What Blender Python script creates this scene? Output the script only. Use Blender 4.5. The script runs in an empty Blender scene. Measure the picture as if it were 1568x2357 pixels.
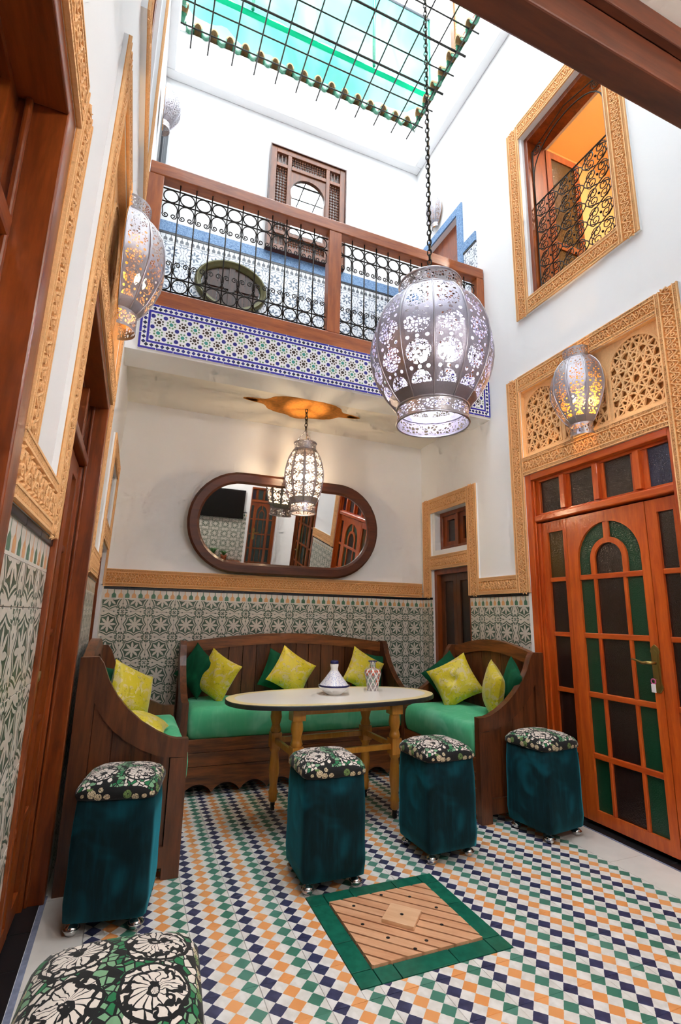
import bpy, math, random
from mathutils import Vector, Matrix, Euler

random.seed(7)
SC = bpy.context.scene
COL = SC.collection
PI = math.pi

# ------------------------------------------------------------------ camera
cam_d = bpy.data.cameras.new('camera')
cam_d.sensor_fit = 'HORIZONTAL'
cam_d.sensor_width = 36.0
cam_d.lens = 36.0 * 1148.96 / 1568.0
cam_d.clip_start = 0.02
cam_o = bpy.data.objects.new('camera', cam_d)
COL.objects.link(cam_o)
YAW, PIT, ROL = 0.3831, 0.2067, 0.0207
_f = Vector((math.sin(YAW) * math.cos(PIT), math.cos(YAW) * math.cos(PIT), math.sin(PIT)))
_r = Vector((math.cos(YAW), -math.sin(YAW), 0))
_u = _r.cross(_f)
_R = _r * math.cos(ROL) + _u * math.sin(ROL)
_U = -_r * math.sin(ROL) + _u * math.cos(ROL)
_m = Matrix((_R, _U, -_f)).transposed().to_4x4()
_m.translation = Vector((0, 0, 1.3))
cam_o.matrix_world = _m
SC.camera = cam_o

# ------------------------------------------------------------------ world, exposure
W = bpy.data.worlds.new('overcast_sky')
SC.world = W
W.use_nodes = True
_bg = W.node_tree.nodes['Background']
_bg.inputs['Color'].default_value = (0.89, 0.955, 1.0, 1)
_bg.inputs['Strength'].default_value = 1.32
SC.view_settings.view_transform = 'Standard'
SC.view_settings.look = 'None'
SC.view_settings.gamma = 1.0
SC.view_settings.use_curve_mapping = False
SC.view_settings.exposure = 2.56
SC.cycles.use_denoising = True
SC.cycles.max_bounces = 7
SC.cycles.diffuse_bounces = 4
SC.cycles.glossy_bounces = 3
SC.cycles.transmission_bounces = 3
SC.cycles.transparent_max_bounces = 8
SC.cycles.caustics_reflective = False
SC.cycles.caustics_refractive = False
SC.cycles.sample_clamp_indirect = 6.0
SC.cycles.use_adaptive_sampling = True
SC.cycles.adaptive_threshold = 0.08
SC.cycles.adaptive_min_samples = 12

# overcast daylight reaches the court through the open skylight: a portal guides the sampler to it
_pd = bpy.data.lights.new('skylight_portal', 'AREA')
_pd.shape = 'RECTANGLE'; _pd.size = 3.0; _pd.size_y = 4.4
_pd.cycles.is_portal = True
_po = bpy.data.objects.new('skylight_portal', _pd)
COL.objects.link(_po)
_po.location = (1.32, 2.4, 7.3)

# ------------------------------------------------------------------ room constants (metres)
XL, XR, YB, YF = -0.262, 2.88, 4.72, -1.9
Z_CEIL, Z_GAL = 3.20, 3.47
Z_T0, Z_T1 = 1.515, 1.665       # carved plaster band above the wall tiles


def C(h, a=1.0):
    h = h.lstrip('#')
    o = []
    for i in (0, 2, 4):
        c = int(h[i:i + 2], 16) / 255.0
        o.append(c / 12.92 if c <= 0.04045 else ((c + 0.055) / 1.055) ** 2.4)
    return (o[0], o[1], o[2], a)


# ------------------------------------------------------------------ node maths
class S:
    """a float socket with arithmetic"""
    def __init__(s, nt, sock):
        s.nt, s.k = nt, sock

    def m(s, op, *a):
        n = s.nt.nodes.new('ShaderNodeMath')
        n.operation = op
        for i, v in enumerate((s,) + a):
            if isinstance(v, S):
                s.nt.links.new(v.k, n.inputs[i])
            else:
                n.inputs[i].default_value = float(v)
        return S(s.nt, n.outputs[0])

    def __add__(s, o): return s.m('ADD', o)
    __radd__ = __add__
    def __sub__(s, o): return s.m('SUBTRACT', o)
    def __rsub__(s, o): return (s * -1.0) + o
    def __mul__(s, o): return s.m('MULTIPLY', o)
    __rmul__ = __mul__
    def __truediv__(s, o): return s.m('DIVIDE', o)
    def __lt__(s, o): return s.m('LESS_THAN', o)
    def __gt__(s, o): return s.m('GREATER_THAN', o)
    def __and__(s, o): return s.m('MINIMUM', o)
    def __or__(s, o): return s.m('MAXIMUM', o)
    def abs(s): return s.m('ABSOLUTE')
    def fr(s): return s.m('FRACT')
    def fl(s): return s.m('FLOOR')
    def sqrt(s): return s.m('SQRT')
    def sin(s): return s.m('SINE')
    def cos(s): return s.m('COSINE')
    def pw(s, e): return s.m('POWER', e)
    def inv(s): return s * -1.0 + 1.0
    def smooth(s, a, b):
        n = s.nt.nodes.new('ShaderNodeMapRange')
        n.interpolation_type = 'SMOOTHSTEP'
        s.nt.links.new(s.k, n.inputs[0])
        n.inputs[1].default_value = a
        n.inputs[2].default_value = b
        return S(s.nt, n.outputs[0])


def hyp(a, b):
    return (a * a + b * b).sqrt()


class Mat:
    def __init__(s, name, rough=0.5, metal=0.0, color=None, spec=0.5, sheen=0.0, coat=0.0):
        s.mat = bpy.data.materials.new(name)
        s.mat.use_nodes = True
        s.nt = s.mat.node_tree
        s.b = s.nt.nodes['Principled BSDF']
        s.out = s.nt.nodes['Material Output']
        s.b.inputs['Roughness'].default_value = rough
        s.b.inputs['Metallic'].default_value = metal
        s.b.inputs['Specular IOR Level'].default_value = spec
        if sheen:
            s.b.inputs['Sheen Weight'].default_value = sheen
            s.b.inputs['Sheen Roughness'].default_value = 0.4
        if coat:
            s.b.inputs['Coat Weight'].default_value = coat
            s.b.inputs['Coat Roughness'].default_value = 0.15
        if color:
            s.b.inputs['Base Color'].default_value = color
        s._tc = None

    def tc(s, which='Object'):
        if s._tc is None:
            s._tc = s.nt.nodes.new('ShaderNodeTexCoord')
        return s._tc.outputs[which]

    def xyz(s, vec=None):
        n = s.nt.nodes.new('ShaderNodeSeparateXYZ')
        s.nt.links.new(vec if vec is not None else s.tc(), n.inputs[0])
        return [S(s.nt, o) for o in n.outputs]

    def vec(s, x, y, z=0.0):
        n = s.nt.nodes.new('ShaderNodeCombineXYZ')
        for i, v in enumerate((x, y, z)):
            if isinstance(v, S):
                s.nt.links.new(v.k, n.inputs[i])
            else:
                n.inputs[i].default_value = v
        return n.outputs[0]

    def scaled(s, v):
        n = s.nt.nodes.new('ShaderNodeMapping')
        s.nt.links.new(s.tc(), n.inputs[0])
        n.inputs['Scale'].default_value = v
        return n.outputs[0]

    def noise(s, scale, vec=None, detail=3.0, rough=0.55, dist=0.0):
        n = s.nt.nodes.new('ShaderNodeTexNoise')
        s.nt.links.new(vec if vec is not None else s.tc(), n.inputs['Vector'])
        n.inputs['Scale'].default_value = scale
        n.inputs['Detail'].default_value = detail
        n.inputs['Roughness'].default_value = rough
        n.inputs['Distortion'].default_value = dist
        return S(s.nt, n.outputs[0])

    def voro(s, scale, vec=None, feature='F1', rnd=1.0, out='Distance'):
        n = s.nt.nodes.new('ShaderNodeTexVoronoi')
        n.feature = feature
        s.nt.links.new(vec if vec is not None else s.tc(), n.inputs['Vector'])
        n.inputs['Scale'].default_value = scale
        n.inputs['Randomness'].default_value = rnd
        if out == 'node':
            return n
        return S(s.nt, n.outputs[out])

    def mix(s, f, a, b):
        n = s.nt.nodes.new('ShaderNodeMix')
        n.data_type = 'RGBA'
        for i, v in ((0, f), (6, a), (7, b)):
            if isinstance(v, S):
                s.nt.links.new(v.k, n.inputs[i])
            elif isinstance(v, (tuple, list, float, int)):
                n.inputs[i].default_value = v
            else:
                s.nt.links.new(v, n.inputs[i])
        return n.outputs[2]

    def col(s, c):
        if isinstance(c, tuple):
            s.b.inputs['Base Color'].default_value = c
        else:
            s.nt.links.new(c, s.b.inputs['Base Color'])
        return s

    def rough(s, f):
        s.nt.links.new(f.k, s.b.inputs['Roughness'])

    def alpha(s, f):
        s.nt.links.new(f.k, s.b.inputs['Alpha'])

    def bump(s, h, strength=0.3, dist=0.01):
        n = s.nt.nodes.new('ShaderNodeBump')
        n.inputs['Strength'].default_value = strength
        n.inputs['Distance'].default_value = dist
        s.nt.links.new(h.k, n.inputs['Height'])
        s.nt.links.new(n.outputs[0], s.b.inputs['Normal'])
        return s

    def rnd(s):
        n = s.nt.nodes.new('ShaderNodeObjectInfo')
        return S(s.nt, n.outputs['Random'])


MT = {}


def plain(key, col, rough=0.5, metal=0.0, var=0.0, bump=0.0, scale=30, **kw):
    m = Mat(key, rough, metal, col, **kw)
    if var:
        n = m.noise(scale)
        d = tuple(c * (1 - var) for c in col[:3]) + (1,)
        m.col(m.mix(n.smooth(0.3, 0.7), d, col))
    if bump:
        m.bump(m.noise(scale * 2), bump, 0.004)
    MT[key] = m.mat
    return m


def wood(key, dark, light, axis='z', rough=0.35, sc=6.0, coat=0.0):
    m = Mat(key, rough, 0.0, coat=coat)
    st = {'x': (0.12, 1, 1), 'y': (1, 0.12, 1), 'z': (1, 1, 0.12)}[axis]
    v = m.scaled(st)
    a = m.noise(sc * 4, v, 4, 0.6, 0.6)
    g = m.noise(sc * 18, v, 3, 0.6)
    r = m.rnd()
    f = a.smooth(0.3, 0.72) * 0.75 + g.smooth(0.35, 0.7) * 0.25
    f = f * 0.7 + r * 0.3
    m.col(m.mix(f, dark, light))
    m.bump(g, 0.12, 0.003)
    MT[key] = m.mat


plain('white_plaster', C('#efeff0'), 0.75, bump=0.08, scale=25)
plain('ceiling_plaster', C('#ece6dd'), 0.8, bump=0.05, scale=20)
plain('orange_plaster', C('#f7c389'), 0.8, var=0.10, bump=0.25, scale=120)
plain('orange_plaster_shaded', C('#e29c55'), 0.85, var=0.1, bump=0.25, scale=120)  # relief colour deepened to paint the shade of the carved hollows
plain('ochre_paint', C('#d98a2e'), 0.8, var=0.25, scale=40)
plain('amber_wall', C('#ecc388'), 0.8)
plain('grout', C('#cfcac2'), 0.9)
plain('white_floor', C('#e6e1da'), 0.35, var=0.06, scale=9)
plain('black_stone', C('#16171a'), 0.4, var=0.2, scale=12)
plain('blue_grout', C('#8b93ad'), 0.6, var=0.3, scale=30)
plain('black_tile', C('#20222b'), 0.25)
plain('iron', C('#241f1b'), 0.45, 0.6)
plain('silver', C('#b9b5bd'), 0.32, 0.9)
plain('chrome', C('#d8d8da'), 0.12, 1.0)
plain('brass', C('#a08a50'), 0.28, 0.9)
plain('mirror_glass', C('#dfe2e2'), 0.015, 1.0)
plain('gold_moulding', C('#5a5532'), 0.35, 0.35, var=0.3)
plain('white_ceramic', C('#f2f0ee'), 0.15)
plain('blue_glaze', C('#1d1f57'), 0.15)
plain('black_plastic', C('#0d0d0f'), 0.25)
plain('terracotta', C('#b0623c'), 0.7)
plain('leaf_green', C('#3f7a35'), 0.6, var=0.4)
plain('table_white', C('#f3eee6'), 0.3)
plain('table_border', C('#f2dfa6'), 0.35)
plain('table_edge', C('#28292c'), 0.4)
plain('pink_ring', C('#d35a9a'), 0.4)
plain('paper', C('#eeeef2'), 0.6)
plain('pipe_grey', C('#2b3138'), 0.4)
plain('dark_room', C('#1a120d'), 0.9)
plain('rubber', C('#141414'), 0.6)
plain('cord', C('#9b8a6a'), 0.7)
wood('wood_door', C('#a93a10'), C('#df6b26'), 'z', 0.28, 6, 0.25)
wood('wood_door_h', C('#a93a10'), C('#df6b26'), 'y', 0.28, 6, 0.25)
wood('wood_red', C('#5f250b'), C('#a5501e'), 'z', 0.30, 6, 0.2)
wood('wood_red_x', C('#5f250b'), C('#a5501e'), 'x', 0.30, 6, 0.2)
wood('wood_red_y', C('#5a240c'), C('#98481c'), 'y', 0.30, 6, 0.2)
wood('wood_spindle', C('#4a2410'), C('#85471f'), 'z', 0.35, 6, 0.1)
wood('wood_bench', C('#331a0e'), C('#7d4524'), 'z', 0.34, 5, 0.15)
wood('wood_bench_x', C('#331a0e'), C('#a05c2c'), 'x', 0.34, 5, 0.15)
wood('wood_beam', C('#34160a'), C('#74381a'), 'x', 0.5, 3)
wood('wood_pine', C('#c98b62'), C('#eebd94'), 'x', 0.5, 5)
wood('wood_pine_pale', C('#d9a77c'), C('#f2cba4'), 'x', 0.5, 5)
wood('wood_rail', C('#76330f'), C('#b9652c'), 'z', 0.32, 6, 0.15)
wood('wood_rail_x', C('#76330f'), C('#b9652c'), 'x', 0.32, 6, 0.15)
wood('wood_shutter', C('#1d0d06'), C('#4f2814'), 'z', 0.4, 6)
wood('wood_leg', C('#b9741f'), C('#dda044'), 'z', 0.3, 7, 0.2)
wood('wood_mirror', C('#35160d'), C('#60301c'), 'x', 0.35, 7, 0.2)


def velvet(key, deep, hi, sheen=0.6, tint=None):
    m = Mat(key, 0.85, 0, sheen=sheen, spec=0.2)
    m.b.inputs['Sheen Tint'].default_value = tint or hi
    n = m.noise(4.5, None, 2, 0.5, 0.8)
    s = m.noise(40, m.scaled((1, 1, 0.15)), 3)
    f = n.smooth(0.46, 0.72) * 0.5 + s.smooth(0.4, 0.8) * 0.15
    m.col(m.mix(f, deep, hi))
    m.bump(m.noise(220), 0.15, 0.002)
    MT[key] = m.mat


velvet('velvet_teal', C('#031b20'), C('#0d6476'), 0.5, (0.04, 0.55, 0.72, 1))
velvet('velvet_seat', C('#56bd8c'), C('#93dfba'), 0.3)
velvet('velvet_green', C('#0a4a31'), C('#177a50'), 0.5)


def brocade():
    m = Mat('yellow_brocade', 0.45, 0.0, sheen=0.3)
    a = m.noise(16, None, 4, 0.6, 1.6)
    b = m.noise(45, None, 3, 0.6, 0.8)
    c1 = m.mix(a.smooth(0.5, 0.58), C('#d7c524'), C('#d9c889'))
    c2 = m.mix(b.smooth(0.6, 0.66), c1, C('#a9a01c'))
    m.col(c2)
    m.bump(a, 0.35, 0.006)
    MT['yellow_brocade'] = m.mat


brocade()


def floral():
    m = Mat('floral_chenille', 0.85, 0, sheen=0.15)
    x, y, z = m.xyz()
    wob = m.noise(28, None, 2)
    ax, ay = x.abs() + (wob - 0.5) * 0.02, y.abs() + (wob - 0.5) * 0.02
    # four chrysanthemums
    dx, dy = ax - 0.078, ay - 0.072
    r = hyp(dx, dy)
    th = dy.m('ARCTAN2', dx)
    lines = ((th * 8.0 + r * 40.0 + wob * 9.0).sin().abs() < 0.34) | ((r * 170.0 + wob * 12.0).sin() > 0.72)
    mum = (r < 0.062) & lines.inv()
    halo = (r > 0.062) & (r < 0.069)
    # leafy filling
    vn = m.voro(52, None, 'F1', 1.0, 'node')
    vd = S(m.nt, vn.outputs['Distance'])
    pick, pick2, _ = m.xyz(vn.outputs['Color'])
    de = m.voro(52, None, 'DISTANCE_TO_EDGE', 1.0)
    petal = (de > 0.075) & (r > 0.066)
    side = (ax > 0.160) | (ay > 0.160) | (z < 0.538)
    cream, black = C('#e9ded4'), C('#0b0c0f')
    cg = m.mix(pick > 0.55, C('#1f7a4a'), C('#7fae86'))
    top = m.mix(pick2 > 0.48, cg, cream)
    # green ribbon through the middle
    mid = (ax < 0.026)
    top = m.mix(mid & (pick2 > 0.3), top, cg)
    c = m.mix(petal & side.inv() & (pick > 0.16), black, top)
    # small beige blooms and leaves round the edge
    v2 = m.voro(27, None, 'F1', 0.55, 'node')
    d2 = S(m.nt, v2.outputs['Distance'])
    q1, q2, _ = m.xyz(v2.outputs['Color'])
    bloom = side & (d2 < 0.46) & (q1 > 0.15) & (m.voro(120, None, 'DISTANCE_TO_EDGE', 1.0) > 0.05)
    c = m.mix(bloom, c, m.mix(q2 > 0.6, C('#d9c8a4'), C('#6f8f4e')))
    c = m.mix(mum & side.inv(), c, cream)
    c = m.mix(halo & side.inv(), c, black)
    m.col(c)
    m.bump(mum | petal, 0.5, 0.004)
    MT['floral_chenille'] = m.mat


floral()


def floor_tile():
    m = Mat('cement_floor_tile', 0.32)
    x, y, z = m.xyz()
    p = 0.203
    u, v = x * (3 / p), y * (3 / p)
    nz = m.noise(130, None, 1)
    du = (u.fr() - 0.5).abs() + ((v + 0.5).fr() - 0.5).abs() + (nz - 0.5) * 0.05
    on = du < 0.5
    k = u.fl()
    r = m.rnd()
    w = m.noise(25, None, 3)
    cream = m.mix(w.smooth(0.3, 0.7), C('#dedad3'), C('#efece8'))
    navy = m.mix(w.smooth(0.3, 0.7), C('#2a2d4c'), C('#43466a'))
    orange = m.mix(r * 0.6 + w * 0.4, C('#eb9a55'), C('#f4b276'))
    green = m.mix(r * 0.6 + w * 0.4, C('#3a7761'), C('#5d9484'))
    c = m.mix(k > 0.5, navy, orange)
    c = m.mix(k > 1.5, c, green)
    m.col(m.mix(on, cream, c))
    m.rough(w * 0.25 + 0.22)
    MT['cement_floor_tile'] = m.mat


floor_tile()


def arabesque(key, cream, green, thin=1.0, p=0.211):
    """eight-petalled star flower tile; local x,z run -p/2..p/2 on a tile hung in the x-z plane"""
    m = Mat(key, 0.3)
    x, y, z = m.xyz()
    a, b = (x * (2 / p)).abs(), (z * (2 / p)).abs()
    r = hyp(a, b)
    th = b.m('ARCTAN2', a + 1e-4)
    R = (th * 4.0).sin().abs().inv().pw(1.3) * 0.105 + 0.625
    ground = r < R
    # petals
    ta = (th * (8 / (2 * PI)) + 0.5).fr() - 0.5
    arc = ta.abs() * r * (2 * PI / 8)
    u = ((r - 0.12) / 0.52) | 0.0
    pw = ((u & 1.0) * PI).sin().abs().pw(0.8) * 0.095
    petal = ((arc < pw) & (r < 0.64)) | (r < 0.23)
    e = r - R
    line = (e > 0.085) & (e < 0.165)
    # scrolls and cross at the tile corners
    ca, cb = a.inv(), b.inv()
    rc = hyp(ca, cb)
    xm = ((ca - cb).abs() < 0.045) & (rc < 0.17)
    def scroll(c, q):
        s_ = hyp(c - 0.185, q - 0.63)
        ring = ((s_ - 0.125).abs() < 0.035) & ((q > 0.60) | (c > 0.25))
        hook = hyp(c - 0.10, q - 0.66) < 0.05
        drop = hyp(c * 1.6, q - 0.37) < 0.075
        stem = ((c - 0.055).abs() < 0.022) & (q > 0.66) & (q < 0.80)
        return ring | hook | drop | stem
    sc = (scroll(ca, b) | scroll(cb, a)) & (e > 0.10)
    g = (ground & petal.inv()) | line | xm | sc
    if thin < 1:
        g = (petal & (r > 0.2)) | ((e > 0.11) & (e < 0.16)) | xm | sc
    w = m.noise(60, None, 2)
    cg = m.mix(w.smooth(0.3, 0.7), green, tuple(q * 1.35 for q in green[:3]) + (1,))
    m.col(m.mix(g, cream, cg))
    m.bump(m.noise(20), 0.05, 0.003)
    MT[key] = m.mat


arabesque('arabesque_green', C('#d6cfc4'), C('#45594a'))
arabesque('arabesque_blue', C('#e3e7ec'), C('#5f6d80'), 0.5)


def finial(key, cream, ca_, cb_, p=0.0528, h=0.082):
    m = Mat(key, 0.3)
    x, y, z = m.xyz()
    u = x / p
    k = u.fl()
    q = (u.fr() - 0.5).abs()
    v = z / h
    w1 = (v - 0.42).abs()
    on = (v > 0.1) & (v < 0.95) & (q < v.smooth(0.40, 0.66).inv() * 0.27 + 0.065)
    odd = (k * 0.5).fr() > 0.25
    c = m.mix(odd, ca_, cb_)
    m.col(m.mix(on, cream, c))
    MT[key] = m.mat


finial('finial_border', C('#e2dcd3'), C('#4f7d63'), C('#e2a974'))
finial('finial_border_grey', C('#e3e7ec'), C('#565b63'), C('#565b63'))


def zellige():
    m = Mat('zellige_mosaic', 0.22)
    x, y, z = m.xyz()
    L, H = 3.02, 0.355           # local origin at lower left of the panel
    p = 0.0835
    ex = x & (x * -1.0 + L)
    ez = z & (z * -1.0 + H)
    e = ex & ez                  # distance from panel edge
    along = (ex < ez)
    s = x * along.inv() + z * along
    dia = (((s / 0.036).fr() - 0.5).abs() * 0.036 + (e - 0.034).abs()) < 0.0155
    dash = ((s / 0.118).fr() > 0.03)
    l1 = (e < 0.0165) & (e > 0.001) & dash
    l2 = (e > 0.051) & (e < 0.067)
    field = e > 0.07
    u, v = x / p, (z - 0.0105) / p
    iu, iv = u.fl(), v.fl()
    fu, fv = u.fr() - 0.5, v.fr() - 0.5
    r = hyp(fu, fv)
    th = fv.m('ARCTAN2', fu)
    core = r < 0.165
    ta = ((th * (8 / (2 * PI))).fr() - 0.5) * (2 * PI / 8) * r
    dots = hyp(ta, r - 0.33) < 0.088
    au, av = fu.abs() * -1.0 + 0.5, fv.abs() * -1.0 + 0.5
    blue = (hyp(au, av) < 0.185)
    par = ((iu + iv) * 0.5).fr() > 0.25
    kite = hyp(au, av * 1.0 - 0.5) < 0.06
    cA = m.mix(par, C('#3f8f86'), C('#3a2b24'))
    cB = m.mix(par, C('#6f8f6a'), C('#4a3a30'))
    c = m.mix(core & field, C('#eeeef0'), cA)
    c = m.mix(dots & field, c, cB)
    c = m.mix(blue & field, c, C('#2c2a86'))
    nz = m.xyz(m.voro(60, None, 'F1', 1.0, 'node').outputs['Color'])[0]
    c = m.mix(dia, c, m.mix(nz > 0.6, C('#2c2a86'), C('#1c2038')))
    c = m.mix(l1 | l2, c, C('#352fa0'))
    m.col(c)
    MT['zellige_mosaic'] = m.mat


zellige()


def blue_border():
    m = Mat('blue_carved_band', 0.5)
    n = m.noise(90, None, 3, 0.6, 2.0)
    m.col(m.mix(n.smooth(0.42, 0.58), C('#3d6aa0'), C('#8fb2d6')))
    m.bump(n, 0.4, 0.005)
    MT['blue_carved_band'] = m.mat


blue_border()


def glass(key, col, rough=0.2):
    m = Mat(key, rough, 0.0, col, spec=0.6)
    v = m.voro(150, None, 'F1', 0.6)
    m.bump(v, 0.35, 0.004)
    MT[key] = m.mat


glass('glass_brown', C('#2a1c18'))
glass('glass_green', C('#16402a'))
glass('glass_amber', C('#4a3512'))
glass('glass_blue', C('#2a2a3e'))
glass('glass_teal', C('#243b3a'))


def perforated(key, gores, aspect, col, med=4.0, thr=0.055, cells=11.0, grow=0.12):
    """beaten metal sheet with pierced medallions; uv: u runs over gores, v bottom to top"""
    m = Mat(key, 0.30, 0.95, col)
    u, v, _ = m.xyz(m.tc('UV'))
    fu = u.fr() - 0.5
    k = v * med
    fv = (k.fr() - 0.5)
    rr = hyp(fu, fv * (aspect / med))
    inner = (v > 0.10) & (v < 0.94)
    vo = m.voro(1.0, m.vec(u * cells, v * (cells * aspect)), 'DISTANCE_TO_EDGE', 0.65)
    medal = (rr < 0.40) & (vo > v * grow + thr)
    # small drop-shaped piercings between the medallions
    fv2 = ((k + 0.5).fr() - 0.5)
    drop = hyp(fu.abs() - 0.30, fv2 * (aspect / med)) < 0.06
    drop2 = hyp(fu, fv2 * (aspect / med)) < 0.06
    hole = inner & (medal | drop | drop2)
    m.alpha(hole.inv())
    ring = (rr - 0.435).abs() < 0.025
    dots = m.voro(1.0, m.vec(u * 26.0, v * (26.0 * aspect)), 'F1', 0.0)
    m.bump(dots * 0.7 + ring * 1.5, 0.5, 0.004)
    MT[key] = m.mat


perforated('pierced_silver', 12, 5.0, C('#a6a1ae'), 5.0, 0.06, 9.0, 0.12)
perforated('pierced_silver_small', 10, 6.0, C('#a8a3a9'), 6.0, 0.09, 8.0, 0.16)
perforated('pierced_silver_pendant', 10, 6.0, C('#cbc4c4'), 6.0, 0.07, 6.0, 0.03)
plain('amber_glow_plate', C('#e09a3c'), 0.45, 0.5)  # wall lantern back plate, tinted amber to paint the glow inside


def fretwork():
    m = Mat('fret_silver', 0.35, 0.85, C('#b4aeb2'))
    u, v, _ = m.xyz(m.tc('UV'))
    vo = m.voro(1.0, m.vec(u * 60.0, v * 5.0), 'DISTANCE_TO_EDGE', 0.8)
    hole = (vo > 0.14) & (v > 0.16) & (v < 0.84)
    m.alpha(hole.inv())
    MT['fret_silver'] = m.mat


fretwork()


def emit(key, col, strength):
    m = bpy.data.materials.new(key)
    m.use_nodes = True
    nt = m.node_tree
    nt.nodes.remove(nt.nodes['Principled BSDF'])
    e = nt.nodes.new('ShaderNodeEmission')
    e.inputs[0].default_value = col
    e.inputs[1].default_value = strength
    nt.links.new(e.outputs[0], nt.nodes['Material Output'].inputs[0])
    MT[key] = m


emit('bulb_cool', (0.80, 0.83, 1.0, 1), 20)
emit('bulb_warm', (1.0, 0.55, 0.16, 1), 60)
emit('bulb_pendant', (1.0, 0.74, 0.46, 1), 75)
emit('fill_near', (1.0, 0.97, 0.94, 1), 20)  # emission of the added fill globe behind the camera


def tarp():
    m = Mat('green_tarpaulin', 0.6)
    nt = m.nt
    x, y, z = m.xyz()
    n = m.noise(1.4, m.scaled((1, 1, 0.5)), 3, 0.5, 0.6)
    c = m.mix(n.smooth(0.35, 0.75), (0.10, 0.36, 0.28, 1), (0.24, 0.44, 0.39, 1))
    tr = nt.nodes.new('ShaderNodeBsdfTranslucent')
    df = nt.nodes.new('ShaderNodeBsdfDiffuse')
    mx = nt.nodes.new('ShaderNodeMixShader')
    nt.links.new(c, tr.inputs[0]); nt.links.new(c, df.inputs[0])
    mx.inputs[0].default_value = 0.25
    nt.links.new(tr.outputs[0], mx.inputs[1]); nt.links.new(df.outputs[0], mx.inputs[2])
    nt.links.new(mx.outputs[0], m.out.inputs[0])
    MT['green_tarpaulin'] = m.mat
    m2 = Mat('green_tarpaulin_hem', 0.6)
    nt = m2.nt
    tr = nt.nodes.new('ShaderNodeBsdfTranslucent')
    tr.inputs[0].default_value = (0.004, 0.16, 0.075, 1)
    nt.links.new(tr.outputs[0], m2.out.inputs[0])
    MT['green_tarpaulin_hem'] = m2.mat


tarp()
plain('roof_tile_green', C('#3f7d62'), 0.25, var=0.5, scale=14)
plain('roof_tile_brown', C('#b08d60'), 0.5, var=0.45, scale=14)


def vase_mat():
    m = Mat('painted_vase', 0.25)
    x, y, z = m.xyz()
    th = y.m('ARCTAN2', x) * (8 / (2 * PI))
    d = ((th + z * 14.0).fr() - 0.5).abs()
    e = ((th - z * 14.0).fr() - 0.5).abs()
    line = (d < 0.1) | (e < 0.1)
    cell = ((th + z * 14.0).fl() * 0.37 + (th - z * 14.0).fl() * 0.61).fr()
    n = m.voro(160, None, 'F1')
    c = m.mix(cell > 0.5, C('#9a8f92'), C('#c2563a'))
    c = m.mix(cell > 0.8, c, C('#7d9a8a'))
    c = m.mix(n < 0.22, c, C('#efe9e4'))
    m.col(m.mix(line, c, C('#f3efeb')))
    MT['painted_vase'] = m.mat


vase_mat()


def tagine_mat():
    m = Mat('tagine_lid', 0.15)
    x, y, z = m.xyz()
    n = m.voro(150, None, 'F1')
    d = m.mix(n < 0.34, C('#efeef4'), C('#7e86c8'))
    m.col(d)
    MT['tagine_lid'] = m.mat


tagine_mat()


def plant_window():
    m = Mat('plant_reflection_glazing', 0.15)
    n = m.noise(9, m.scaled((1, 2.5, 1)), 4, 0.7, 2.0)
    m.col(m.mix(n.smooth(0.35, 0.65), C('#5f9a3c'), C('#cfe8a8')))  # mottled greens paint the plants reflected in the glass
    MT['plant_reflection_glazing'] = m.mat


plant_window()

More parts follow.
